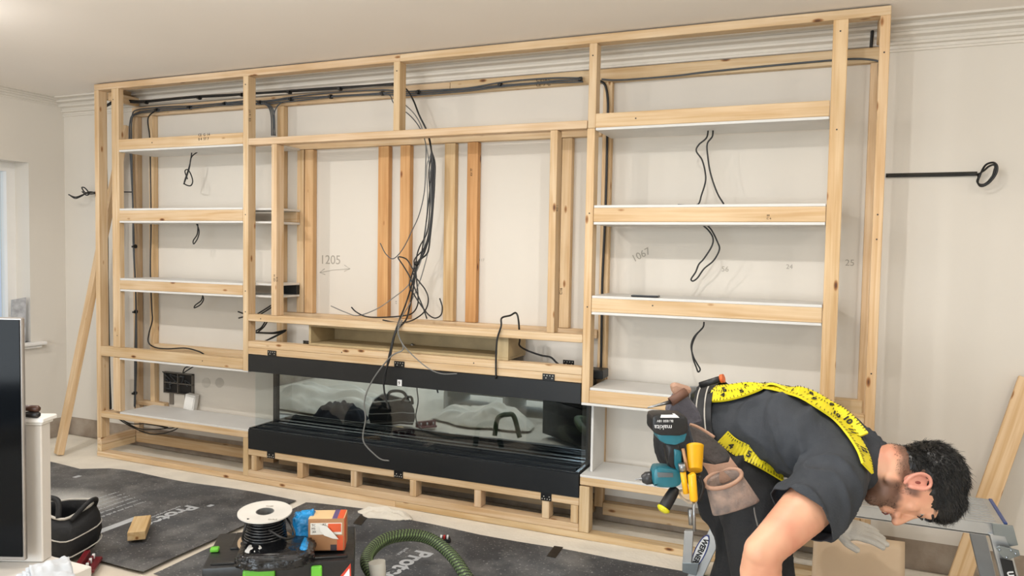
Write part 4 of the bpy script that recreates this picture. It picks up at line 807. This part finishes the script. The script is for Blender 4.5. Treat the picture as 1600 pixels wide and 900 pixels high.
gl_d = (v3(1355, 832, 2.38) - WRL); gl_n = (CU + -CF * .5).normalized(); gl_s = -CF * 1 + CU * .0
bm = NB(); torso(bm, -.012)
chain(bm, [UPP.lerp(NEK, .6), NEK, H(-.07, -.035)], [.07, .062, .060], sub=3)
chain(bm, [UPP.lerp(SHR, .5), SHR], [.075, .066], sub=3); chain(bm, [UPP.lerp(SHL, .5), SHL], [.075, .062], sub=3)
chain(bm, [SHR, SHR.lerp(ELR, .45), ELR.lerp(SHR, .12), ELR], [.062, .060, .047, .045], sub=3); chain(bm, [ELR, ELR.lerp(WRR, .28), ELR.lerp(WRR, .6), WRR], [.045, .0495, .040, .028], sub=3)
ball(bm, ELR + (ELR - SHR.lerp(WRR, .5)).normalized() * .014, .036, sub=3)
chain(bm, [SHL, SHL.lerp(ELL, .5), ELL], [.058, .054, .043], sub=3); chain(bm, [ELL, ELL.lerp(WRL, .3), WRL], [.043, .045, .029], sub=3)
chain(bm, [v3(1150, 715, 2.24), v3(1176, 782, 2.16), KNR, ANR], [.085, .075, .055, .04], sub=2); chain(bm, [HPL, KNL, ANL], [.085, .055, .04], sub=2); chain(bm, [ANR, FOOTR], [.04, .03], sub=2); chain(bm, [ANL, FOOTL], [.04, .03], sub=2)
hand(bm, WRR, hdR, hnR, hsR, 0, .7); hand(bm, WRL, gl_d, gl_n, gl_s, -.001, .35)
# head
hb(bm, .005, -.004, 0, (.098, .092, .074)); hb(bm, .020, .032, 0, (.060, .058, .061)); hb(bm, -.050, .038, 0, (.068, .046, .052)); hb(bm, -.092, .030, 0, (.044, .046, .049)); hb(bm, -.118, .050, 0, (.024, .024, .026))
hb(bm, -.020, .062, 0, (.050, .022, .030))
for s in (-1, 1):
    hb(bm, -.035, .058, .036 * s, (.022, .018, .018), 2); hb(bm, .016, .078, .026 * s, (.011, .011, .024), 2); hb(bm, -.060, .088, .012 * s, (.010, .011, .008), 2)
    hb(bm, -.006, .068, .030 * s, (.013, .012, .014), 2); hb(bm, -.085, .000, .047 * s, (.030, .022, .012), 2)
chain(bm, [H(.012, .078), H(-.018, .088), H(-.045, .102), H(-.057, .106)], [.009, .009, .0115, .0125], sub=2, step=.3)
hb(bm, -.080, .080, 0, (.007, .010, .022), 2); hb(bm, -.091, .079, 0, (.0065, .010, .019), 2); hb(bm, -.070, .080, 0, (.012, .008, .012), 2)
body = fuse('body', bm, SKIN, PR, .0042, 4)
def sst(a, b, x): t = min(1, max(0, (x - a) / (b - a))); return t * t * (3 - 2 * t)
ca = body.data.color_attributes.new('stubble', 'FLOAT_COLOR', 'POINT')
for v in body.data.vertices:                                         # where beard and cropped hair grow on the skin
    q = v.co - HC; u, f, s_ = q.dot(Hu), q.dot(Hf), abs(q.dot(Hs)); k = 0
    if q.length < .18:
        w_ = .006 * noise.noise(v.co * 60)
        k = sst(-.060, -.078, u + w_) * sst(-.012, .010, f + w_) * (.8 if u > -.15 else 0)
        if s_ < .026 and -.100 < u < -.070 and f > .062: k *= .15
        k = max(k, sst(.004, -.012, f - .01 + w_ - .35 * max(u + .03, 0)) * sst(-.092, -.068, u + w_) * .75 if u < .06 else k)
        k = max(k, .7 * sst(.040, .030, f + w_) * sst(.000, .012, f) * sst(.045, .06, s_) * sst(-.078, -.070, u) * sst(-.02, -.04, u))
        if u < -.085: k = max(k, .75 * sst(.03, .055, f) * sst(-.16, -.15, u) if not (s_ < .026 and u > -.1 and f > .062) else 0)
    ca.data[v.index].color = (k, k, k, 1)
EAR = mat('ear_skin', 'd8937f', .5, var=.05, scale=40)
for s in (-1, 1):                                                    # ears: rim, shell and lobe
    bm = NB(); hb(bm, -.046, -.006, .070 * s, (.028, .016, .010), 3); hb(bm, -.044, -.008, .079 * s, (.027, .019, .0045), 3)
    P = [H(-.062, .010, .076 * s), H(-.052, .012, .080 * s), H(-.028, .012, .083 * s), H(-.014, .000, .086 * s), H(-.018, -.018, .089 * s), H(-.034, -.026, .089 * s), H(-.052, -.022, .086 * s), H(-.066, -.010, .081 * s), H(-.074, .002, .078 * s)]
    chain(bm, smooth_path(P, 3), [.0052] * 25, sub=1, step=.5); fuse('ear', bm, EAR, PR, .0022, 2)
# t-shirt
SH = mat('grey_cotton', '33373d', .85, var=.06, scale=14, bump=.12, bscale=200)
def folds(k, amp, ax, seed):
    ax = Vector(ax).normalized()
    def f(p):
        d = p - CHE; al = d.dot(ax); q = (d - ax * al) * k + ax * al * k * .25
        a_ = noise.noise(q + Vector((seed, 0, 0))); b_ = noise.noise(q * .6 + Vector((seed, 9, 0))); return amp * (.9 * b_ + .55 * max(0, 1 - 5 * abs(a_))) - amp * .1
    return f
bm = NB(); torso(bm, .004)
SLE = SHR.lerp(ELR, .42)
chain(bm, [UPP.lerp(SHR, .4), SHR, SLE], [.088, .080, .083], sub=3); chain(bm, [UPP.lerp(SHL, .4), SHL, SHL.lerp(ELL, .5)], [.085, .076, .076], sub=3)
chain(bm, [UPP.lerp(NEK, .5), NEK.lerp(UPP, .12)], [.088, .072], sub=3)
sp = (CHE - WAI).normalized()
shirt = fuse('t_shirt', bm, SH, PR, .006, 8, folds(12, .020, (CHE - WAI).cross(lat) + (CHE - WAI).normalized() * .05, 4))
# square the sleeve ends and the hem off
def cut(o, p, nrm_):
    bm = NB(); bm.from_mesh(o.data); bmesh.ops.bisect_plane(bm, geom=bm.verts[:] + bm.edges[:] + bm.faces[:], plane_co=p, plane_no=nrm_, clear_outer=True)
    bm.to_mesh(o.data); bm.free(); o.data.shade_smooth()
def cut_near(o, p, nrm_, rad):                                       # cut only the limb end near p
    nrm_ = nrm_.normalized(); bm = NB(); bm.from_mesh(o.data)
    fs = [f for f in bm.faces if (f.calc_center_median() - p).length < rad]; es = {e for f in fs for e in f.edges}; vs = {v for f in fs for v in f.verts}
    bmesh.ops.bisect_plane(bm, geom=list(fs) + list(es) + list(vs), plane_co=p, plane_no=nrm_)
    dead = [f for f in bm.faces if (f.calc_center_median() - p).length < rad and (f.calc_center_median() - p).dot(nrm_) > 1e-5]
    bmesh.ops.delete(bm, geom=dead, context='FACES'); bm.to_mesh(o.data); bm.free(); o.data.shade_smooth()
cut_near(shirt, SLE + (ELR - SHR).normalized() * .015, (ELR - SHR) + CR * .02, .15); 
cut_near(shirt, SHL.lerp(ELL, .5) + (ELL - SHL).normalized() * .01, ELL - SHL, .12)
cut(shirt, PEL.lerp(WAI, .05), PEL - WAI)
sd = shirt.modifiers.new('t', 'SOLIDIFY'); sd.thickness = .003; sd.offset = -1
# trousers and boots
TR = mat('black_workwear', '15171b', .8, var=.1, scale=12, bump=.15, bscale=150)
bm = NB(); e = (PEL - WAI).normalized()
ell(bm, PEL + e * .01, e, (.115, .165, .132)); ell(bm, PEL.lerp(WAI, .35), e, (.07, .158, .126)); ell(bm, PEL + e * .06 - Vector((0, 0, .03)), e, (.10, .16, .12))
chain(bm, [v3(1150, 715, 2.24), v3(1176, 782, 2.16), KNR, KNR.lerp(ANR, .4), ANR], [.112, .098, .076, .072, .062], sub=3); chain(bm, [HPL, HPL.lerp(KNL, .5), KNL, KNL.lerp(ANL, .4), ANL], [.108, .095, .074, .070, .062], sub=3)
trs = fuse('trousers', bm, TR, PR, .007, 8, folds(10, .016, (.2, .3, .8), 9))
BT = mat('black_boot', '1a1918', .5, bump=.2)
for an, ft in ((ANR, FOOTR), (ANL, FOOTL)):
    bm = NB(); chain(bm, [an + Vector((0, 0, .02)), an + Vector((-.005, 0, -.03)), ft.lerp(an, .3), ft + Vector((.03, 0, 0))], [.056, .052, .050, .044], sub=2); bo = fuse('boot', bm, BT, PR, .007, 5); 
    bm = NB(); c = an.lerp(ft, .5); box(bm, an.x - .06, ft.x + .08, c.y - .045, c.y + .045, .0145, .034, bev=.008, seg=2); build('sole', bm, mat('black_rubber', '17171a', .5), bo)
# glove on the left hand
bm = NB(); hand(bm, WRL, gl_d, gl_n, gl_s, .0035, .35); chain(bm, [WRL - gl_d.normalized() * .05, WRL, WRL + gl_d.normalized() * .03], [.040, .037, .036], sub=3)
gv = fuse('work_glove', bm, mat('knit_glove', 'd8d2c8', .9, bump=.3, bscale=250), PR, .0032, 3); cut_near(gv, WRL - gl_d.normalized() * .045, WRL - gl_d - WRL, .06); sd = gv.modifiers.new('t', 'SOLIDIFY'); sd.thickness = .002; sd.offset = -1
bm = NB(); tube(bm, [WRL - gl_d.normalized() * .045, WRL - gl_d.normalized() * .035], .0425, 24); build('glove_cuff', bm, mat('beige_cuff', 'b9a98a', .9), gv)
# hair: a close cap plus many short locks
HR = mat('black_hair', '0d0c0c', .38, var=.2, scale=30)
bm = NB(); hb(bm, .022, -.010, 0, (.094, .094, .079)); hb(bm, .052, .030, 0, (.060, .064, .071)); hb(bm, -.020, -.045, 0, (.062, .052, .066)); hb(bm, .030, -.02, 0, (.09, .096, .078)); hb(bm, -.030, -.040, 0, (.055, .050, .066))
cap = fuse('hair', bm, HR, PR, .004, 4, lambda p: .003 * noise.noise(p * 55) + .002 * noise.noise(p * 120))
bt = BVHTree.FromObject(body, bpy.context.evaluated_depsgraph_get())
capb = BVHTree.FromPolygons([v.co.copy() for v in cap.data.vertices], [p.vertices[:] for p in cap.data.polygons])
def locks(bm, n, test, L, r, sweep, src):
    k = 0; tries = 0
    while k < n and tries < n * 40:
        tries += 1
        d = Vector((random.gauss(0, 1), random.gauss(0, 1), random.gauss(0, 1))).normalized(); hit = src.ray_cast(HC + d * .4, -d)
        if hit[0] is None: continue
        q = hit[0] - HC; u, f, s = q.dot(Hu), q.dot(Hf), q.dot(Hs)
        if not test(u, f, s): continue
        if src is capb:
            hb_ = bt.ray_cast(HC + d * .4, -d)
            if hb_[0] is not None and (hb_[0] - HC).length > q.length - .0015: continue
        nn = hit[1]; t = sweep(u, f, s); t = (t - nn * t.dot(nn)).normalized(); t = (t + Vector((random.gauss(0, .25), random.gauss(0, .25), random.gauss(0, .25))))
        ln = L * random.uniform(.6, 1.25); p0 = hit[0] - nn * .003; P = [p0, p0 + (t * .5 + nn * .45) * ln * .5, p0 + (t * .95 + nn * .42) * ln]
        tube(bm, P, lambda i, n_: r * (1 - .42 * i), 4, cap=False); k += 1
bm = NB(); locks(bm, 7000, lambda u, f, s: f < .085 or u > .02, .015, .0011, lambda u, f, s: Hu * .25 + Hf * .9, capb)
o = build('hair_strands', bm, HR, cap, smooth=True)
o['kind'] = 'stuff'
# cropped sides, nape and beard stubble growing from the skin
bm = NB(); locks(bm, 9000, lambda u, f, s: -.085 < u < .03 and f < -.010 + .3 * max(u, -.03), .006, .0008, lambda u, f, s: -Hu + Hf * .2, bt)
o = build('cropped_sides', bm, HR, PR); o['kind'] = 'stuff'
bm = NB(); locks(bm, 12000, lambda u, f, s: (u < -.072 and -.005 < f and not (abs(s) < .022 and -.099 < u < -.075 and f > .07)) or (-.075 < u < -.045 and -.002 < f < .03 and abs(s) > .03), .005, .0007, lambda u, f, s: -Hu + Hf * .4, bt)
o = build('beard', bm, mat('beard_hair', '1c1512', .6), PR); o['kind'] = 'stuff'
for s in (-1, 1):
    bm = NB(); P = [H(.014, .091, .010 * s), H(.020, .093, .022 * s), H(.019, .087, .038 * s), H(.012, .076, .050 * s)]; chain(bm, smooth_path(P, 4), [.0035] * 13, sub=1, step=.6); build('eyebrow', bm, HR, PR)
    bm = NB(); ball(bm, H(-.006, .0705, .029 * s), (.0105, .0095, .012), M=HM, sub=2); e = build('eye', bm, mat('eye_white', 'd8d0c8', .2), PR, smooth=True)
    bm = NB(); P = [H(-.010, .0850, .018 * s), H(-.011, .0862, .029 * s), H(-.009, .0800, .040 * s)]; chain(bm, smooth_path(P, 4), [.0018] * 9, sub=1, step=.6); build('eyelashes', bm, HR, e)
bm = NB(); chain(bm, smooth_path([H(-.0855, .0885, -.017), H(-.0855, .0915, 0), H(-.0855, .0885, .017)], 4), [.0022] * 9, sub=1, step=.5); build('mouth', bm, mat('lip_skin', '8f4a44', .5), PR)
bm = NB(); ball(bm, H(-.044, -.003, .0815), (.009, .005, .003), M=HM, sub=2); build('ear_hollow_shade', bm, mat('ear_shade_skin', '8a4238', .6), PR)  # solid dark ellipsoid; the shade of the ear's hollow is in its colour
# straps conforming to the shirt
def surf(bv, px, py, lift=.0):
    d = ray(px, py); h = bv.ray_cast(CAM, d.normalized())
    if h[0] is None:
        q = CAM + d * 2.2; h = bv.find_nearest(q); return h[0] + h[1] * lift, h[1]
    return h[0] + h[1] * lift, h[1]
def bvh_of(*os):
    V = []; Fc = []; 
    for o in os:
        k = len(V); V += [v.co.copy() for v in o.data.vertices]; Fc += [tuple(i + k for i in p.vertices) for p in o.data.polygons]
    return BVHTree.FromPolygons(V, Fc)
bv = bvh_of(shirt, trs)
def strap(name, pts, w, m, parent, lift=.006, th=.006):
    S = [surf(bv, *p) for p in pts]; pos = smooth_path([s[0] + s[1] * lift for s in S], 6)
    for _ in range(6): pos = [pos[0]] + [(a * .25 + b * .5 + c * .25) for a, b, c in zip(pos, pos[1:], pos[2:])] + [pos[-1]]; nor = smooth_path([s[1] for s in S], 6)
    for _ in range(14): nor = [nor[0]] + [(a * .3 + b * .4 + c * .3) for a, b, c in zip(nor, nor[1:], nor[2:])] + [nor[-1]]; bm = NB(); V = []
    for i, (p, q) in enumerate(zip(pos, nor)):
        t = (pos[min(i + 1, len(pos) - 1)] - pos[max(i - 1, 0)]).normalized(); q = q.normalized(); b_ = t.cross(q).normalized(); q = b_.cross(t)
        V.append([bm.verts.new(p + b_ * w / 2), bm.verts.new(p - b_ * w / 2), bm.verts.new(p - b_ * w / 2 - q * th), bm.verts.new(p + b_ * w / 2 - q * th)])
    for a, c in zip(V, V[1:]):
        for k in range(4): bm.faces.new((a[k], a[(k + 1) % 4], c[(k + 1) % 4], c[k]))
    bm.faces.new(V[0]); bm.faces.new(V[-1][::-1]); o = build(name, bm, m, parent); return o, pos, nor
YEL = mat('tape_yellow', 'e3d21c', .5, var=.03); TB_ = mat('tape_black_print', '14130c', .6)
BR = [[(1096, 620), (1112, 618), (1140, 613), (1175, 609), (1210, 611), (1240, 617), (1275, 633), (1305, 657), (1330, 686), (1344, 712), (1349, 734)],
      [(1110, 598), (1130, 597), (1165, 598), (1200, 603), (1235, 613), (1270, 624), (1300, 641), (1325, 662), (1345, 686)],
      [(1133, 682), (1150, 695), (1172, 712), (1195, 728), (1216, 742)]]
for bi, pts in enumerate(BR):
    o, pos, nor = strap('suspender_strap', pts, (.048, .045, .045)[bi], YEL, PR, lift=.014)
    bm = NB(); run = 0; 
    for i in range(1, len(pos) - 1):
        t = (pos[i + 1] - pos[i - 1]).normalized(); q = nor[i].normalized(); b_ = t.cross(q).normalized(); c = pos[i] + q * .0016
        long_ = i % 4 == 0; hl = .010 if long_ else .005
        for sg in (-1, 1):
            e0 = c + b_ * sg * .0235; e1_ = c + b_ * sg * (.0235 - hl * 1.3); prism(bm, [e0 - t * .0009, e0 + t * .0009, e1_ + t * .0009, e1_ - t * .0009], q * .0006)
    build('ruler_tick', bm, TB_, o)['kind'] = 'stuff'
    for k, i in enumerate(range(4, len(pos) - 4, 6)):
        t = (pos[i + 1] - pos[i - 1]).normalized(); q = nor[i].normalized(); b_ = q.cross(t)
        text('ruler_number', str(4 + k), .024, pos[i] + q * .0026 - b_ * .009, t, b_, TB_, o, bold=.001)
LTH = mat('pale_leather', 'b58f78', .7, var=.08, scale=10, bump=.2); SUE = mat('worn_suede', 'a38d80', .9, var=.2, scale=26, bump=.5, col2='6f6764', bscale=60)
bm = NB(); q, nn = surf(bv, 1084, 622); Mq = frame_m(q + nn * .012, CR, CU); box(bm, -.012, .012, -.026, .026, -.004, .004, bev=.003, M=Mq); build('suspender_clip', bm, STEEL, PR)
bm = NB(); q, nn = surf(bv, 1218, 743); Mq = frame_m(q + nn * .010, CR, CU); box(bm, -.008, .008, -.008, .008, -.004, .004, bev=.002, M=Mq); build('suspender_clip', bm, STEEL, PR)
# tool belt with pouches (worn)
bc_ = PEL.lerp(WAI, .30); e = (WAI - PEL).normalized(); e3 = e.cross(lat).normalized(); bm = NB(); ring = []
N = 48
for k in range(N):
    a = 2 * math.pi * k / N; rd = lat * math.cos(a) * .172 + e3 * math.sin(a) * .142
    nn = (lat * math.cos(a) / .172 + e3 * math.sin(a) / .142).normalized(); c = bc_ + rd; ring.append([bm.verts.new(c + nn * o_ + e * w_) for o_, w_ in ((0, -.03), (.006, -.03), (.006, .03), (0, .03))])
for k in range(N):
    a, c = ring[k], ring[(k + 1) % N]
    for j in range(4): bm.faces.new((a[j], a[(j + 1) % 4], c[(j + 1) % 4], c[j]))
belt = build('tool_belt', bm, mat('belt_webbing', '202226', .6), PR, smooth='auto')
bm = NB()
for w_ in (-.017, .010):
    P = [bc_ + lat * math.cos(a) * .1795 + e3 * math.sin(a) * .1495 + e * w_ for a in [2 * math.pi * k / 48 for k in range(49)]]; tube(bm, P, .0022, 5)
build('belt_stitching', bm, mat('pale_piping', 'c9c5bd', .6), belt)
def outl(pts, t): return [J(a, b, t) for a, b in pts]
# big suede nail pouch
def pouch(name, rimpts, botpts, t, depth, m, parent):
    """rim: picture outline of the mouth (closed loop); bottom: matching loop lower down"""
    n = len(rimpts); mid = [((a[0] + b[0]) / 2 + 0, (a[1] + b[1]) / 2) for a, b in zip(rimpts, botpts)]
    bm = NB(); c_ = sum(p[0] for p in rimpts) / n, sum(p[1] for p in rimpts) / n
    def loop(pts, k): 
        out = []
        for i, p in enumerate(pts):
            a = 2 * math.pi * i / n; out.append(J(p[0], p[1], t + depth * math.sin(a) * k))
        return out
    low = [(a[0] * .06 + b[0] * .94, a[1] * .06 + b[1] * .94) for a, b in zip(rimpts, botpts)]
    V = shell(bm, [loop(rimpts, 1), loop(mid, 1.1), loop(low, 1.05), loop(botpts, .95)]); bm.faces.new(V[-1])
    o = build(name, bm, m, parent, smooth=True); s = o.modifiers.new('b', 'SUBSURF'); s.levels = s.render_levels = 2; s2 = o.modifiers.new('t', 'SOLIDIFY'); s2.thickness = .004; return o
def oval(cx, cy, rx, ry, rot, n=16, p=1.0):
    out = []
    for k in range(n):
        a = 2 * math.pi * k / n; x, y = rx * math.cos(a), -ry * math.sin(a) ; out.append((cx + x * math.cos(rot) - y * math.sin(rot), cy + x * math.sin(rot) + y * math.cos(rot)))
    return out
# mouth ellipse: sin>0 (back) is higher in the picture
def pouch2(cx, cy, rx, ry, rot, bot, t, depth, m, rimm, parent, name='pouch'):
    top = oval(cx, cy, rx, ry, rot); n = 16; B_ = []
    for k in range(n):
        a = 2 * math.pi * k / n; f = (1 - math.cos(a)) / 2; x = bot[0][0] * (1 - f) + bot[1][0] * f; y = bot[0][1] * (1 - f) + bot[1][1] * f; B_.append((x, y - 4 * math.sin(a)))
    o = pouch(name, top, B_, t, depth, m, parent)
    bm = NB(); P = [J(p[0], p[1], t + depth * math.sin(2 * math.pi * i / 16)) for i, p in enumerate(top)]; P = smooth_path(P + [P[0]], 4); tube(bm, P, .0055, 8); build('rim', bm, rimm, o); return o
po = pouch2(1130, 748, 30, 13, -.30, ((1190, 784), (1113, 808)), 1.98, .035, SUE, LTH, belt)
bm = NB(); p = [(1094, 722), (1118, 728), (1140, 724), (1141, 714), (1147, 722), (1158, 736), (1150, 748), (1130, 756), (1112, 752), (1106, 735)]; prism(bm, outl(p, 2.01), CF * .006, bev=.002); build('pouch_flap', bm, LTH, belt)
bm = NB(); p = [(1078, 664), (1090, 668), (1114, 684), (1136, 704), (1146, 720), (1120, 728), (1098, 716), (1086, 695)]; prism(bm, outl(p, 2.06), CF * .02, bev=.006); build('holster_back', bm, mat('worn_leather', '5c5654', .6, var=.2, scale=15, bump=.3), belt)
bm = NB(); P = [J(*q_, 2.03) for q_ in ((1078, 663), (1090, 667), (1104, 675), (1116, 683))]; tube(bm, smooth_path(P, 4), .004, 8); build('rim', bm, LTH, belt)
bm = NB(); p = [(1040, 640), (1055, 612), (1075, 618), (1092, 640), (1100, 662), (1080, 668), (1062, 662), (1048, 655)]; prism(bm, outl(p, 2.16), CF * .03, bev=.01); build('holster_back', bm, mat('worn_grey_leather', '62606a', .6, var=.15, scale=15, bump=.3), belt)
bm = NB(); p = [(1048, 602), (1056, 598), (1082, 606), (1080, 616), (1056, 622), (1052, 612)]; prism(bm, outl(p, 2.14), CF * .03, bev=.008); build('holster_loop', bm, LTH, belt)
bm = NB(); P = [J(*q_, 2.0) for q_ in ((1060, 768), (1066, 778), (1080, 786), (1088, 782), (1082, 770), (1068, 766), (1060, 768))]; tube(bm, smooth_path(P, 5), .0035, 8); build('tool_ring', bm, mat('pale_loop', 'c9b9a4', .6), belt)
# cordless drill, hung upside down from the belt
DR = thing('cordless_drill', J(1045, 710, 2.0), 'teal and black cordless combi drill hanging upside down from the tool belt', 'drill'); TEAL = mat('teal_plastic', '1f6f80', .35, var=.08, scale=20); DBK = mat('drill_black', '17181b', .45); DT = 1.98
Md = frame_m(J(1047, 664, DT), CR, CU); w = .0017                  # metres per picture pixel at this depth
def dp(pts, m, name, th=.06, t=DT, bev=.004, par=DR): bm = NB(); prism(bm, outl(pts, t - th / 2), CF * th, bev=bev); return build(name, bm, m, par, smooth='auto')
bat = dp([(1019, 652), (1024, 648), (1070, 649), (1076, 656), (1075, 678), (1062, 682), (1030, 681), (1019, 674)], DBK, 'battery', .085, bev=.008)
bm = NB(); p = [(1034, 649), (1058, 649), (1062, 653), (1032, 653)]; prism(bm, outl(p, DT - .046), CF * .03, bev=.001); build('battery_label', bm, WPR, bat)
text('printed_text', 'makita', .017, J(1050, 664, DT - .046), -CR, -CU, WPR, bat, off=.001); text('printed_text', 'BL1850 18V', .0085, J(1052, 656, DT - .046), -CR, -CU, WPR, bat, off=.001)
dp([(1026, 676), (1074, 677), (1070, 690), (1056, 696), (1040, 694), (1030, 688)], TEAL, 'battery_foot', .07)
dp([(1038, 692), (1062, 693), (1070, 715), (1068, 745), (1050, 745), (1044, 722)], DBK, 'handle', .04, bev=.012)
dp([(1052, 700), (1066, 705), (1066, 738), (1058, 742), (1054, 725)], TEAL, 'handle_side', .046, bev=.006)
dp([(1043, 722), (1049, 722), (1052, 738), (1045, 738)], mat('trigger', '2c2d30', .4), 'trigger', .02)
bd = dp([(1021, 733), (1030, 729), (1060, 733), (1068, 744), (1066, 760), (1052, 764), (1026, 763), (1020, 757)], TEAL, 'motor_housing', .058, bev=.012)
dp([(1027, 738), (1052, 739), (1052, 746), (1028, 746)], mat('spec_plate', '5d6468', .4), 'spec_plate', .061, bev=.001)
Mx = frame_m(J(1021, 746, DT), -CR - CU * .12, CU); Mx = Matrix.Translation(J(1021, 746, DT)) @ (-CR - CU * .12).normalized().to_track_quat('Z', 'Y').to_matrix().to_4x4()
bm = NB(); lathe(bm, Mx, [(.018, -.004), (.018, .004), (.0155, .005), (.0165, .008), (.0165, .020), (.0150, .022), (.010, .030), (.006, .031)], 24); build('chuck', bm, mat('chuck_black', '26272a', .35), DR, smooth='auto')
bm = NB(); lathe(bm, Mx, [(.004, .030), (.004, .036), (.0022, .038), (.0022, .046), (.0005, .049)], 12); build('driver_bit', bm, STEEL, DR)
bm = NB(); a = J(1056, 762, DT); b_ = J(1036, 796, DT - .02); tube(bm, [a, a.lerp(b_, .15), a.lerp(b_, .5), a.lerp(b_, .9), b_], lambda i, n_: (.009, .014, .0155, .0155, .012)[i], 16); sh_ = build('side_handle', bm, DBK, DR)
bm = NB(); c = a.lerp(b_, .93); tube(bm, [c, b_, b_ + (b_ - a).normalized() * .006], lambda i, n_: (.0175, .0175, .010)[i], 16); build('side_handle_cap', bm, mat('bright_yellow', 'd9d21e', .4), sh_)
# other hand tools in the belt
YP_ = mat('plastic_yellow', 'f0b412', .35)
def tl(name, label, cat, parts):
    o = thing(name, parts[0][1][0], label, cat)
    for nm, P, r, m in parts: bm = NB(); tube(bm, P, r if callable(r) else (lambda i, n_, r=r: r), 14); build(nm, bm, m, o)
    return o
KT = 1.96
bm = NB(); V = shell(bm, [[J(1086 + a * math.cos(q) , y_ - 4.5 * math.sin(q), KT - .018 * math.sin(q)) for q in [2 * math.pi * k / 16 for k in range(16)]] for a, y_ in ((14, 696), (13.5, 700), (12.5, 720), (11.5, 735))]); bm.faces.new(V[-1])
o = build('plastic_sheath', bm, YP_, smooth='auto'); s = o.modifiers.new('t', 'SOLIDIFY'); s.thickness = .002; tag(o, 'open topped bright yellow plastic holder clipped on the tool belt', 'tool holder')
tl('pencil', 'plain wooden carpenter pencil standing in the tool belt', 'pencil', [('shaft', [J(1067, 701, KT - .01), J(1074, 735, KT - .01)], .004, mat('bare_wood_pencil', 'c99a70', .6))])
tl('snips', 'tool with narrow yellow grip and steel end behind the chisel in the belt', 'hand tool', [('grip', [J(1067, 737, KT - .02), J(1072, 771, KT - .02)], .0075, YP_), ('steel_head', [J(1065, 724, KT - .02), J(1067, 736, KT - .02)], .0095, STEEL)])
tl('chisel', 'fat yellow handled chisel hanging blade down from the belt', 'chisel', [('grip', [J(1080, 740, KT - .03), J(1081, 742, KT - .03), J(1084, 780, KT - .03), J(1084, 783, KT - .03)], lambda i, n_: (.008, .0105, .0105, .008)[i], YP_), ('blade', [J(1084, 784, KT - .03), J(1085, 830, KT - .03)], .004, STEEL)])
tl('pliers', 'black handled pliers hanging beside the yellow chisel', 'pliers', [('grip', smooth_path([J(1092, 742, KT), J(1098, 760, KT), J(1092, 782, KT)], 4), .0055, DBK), ('jaw', [J(1078, 795, KT), J(1080, 820, KT)], .006, STEEL)])
tl('utility_knife', 'bare saw blade with a dark handle sticking out behind the hip', 'saw', [('grip', [J(1072, 612, 2.13), J(1048, 628, 2.12)], .013, mat('worn_brown_grip', '6b4a3a', .6)), ('blade', [J(1048, 628, 2.12), J(1012, 637, 2.11)], lambda i, n_: .006 - .004 * i, STEEL)])
tl('hammer', 'dark hammer handle with an orange end lying along the lower back', 'hammer', [('grip', [J(1094, 602, 2.20), J(1126, 592, 2.17)], .0095, DBK), ('end_cap', [J(1126, 592, 2.17), J(1131, 591, 2.165)], .0125, mat('orange_plastic', 'd4622a', .45))])
tl('key_chain', 'thin steel chain dangling under the suede pouch', 'chain', [('chain', smooth_path([J(1178, 792, 1.99), J(1180, 805, 1.99), J(1184, 822, 1.99)], 4), .002, STEEL)])
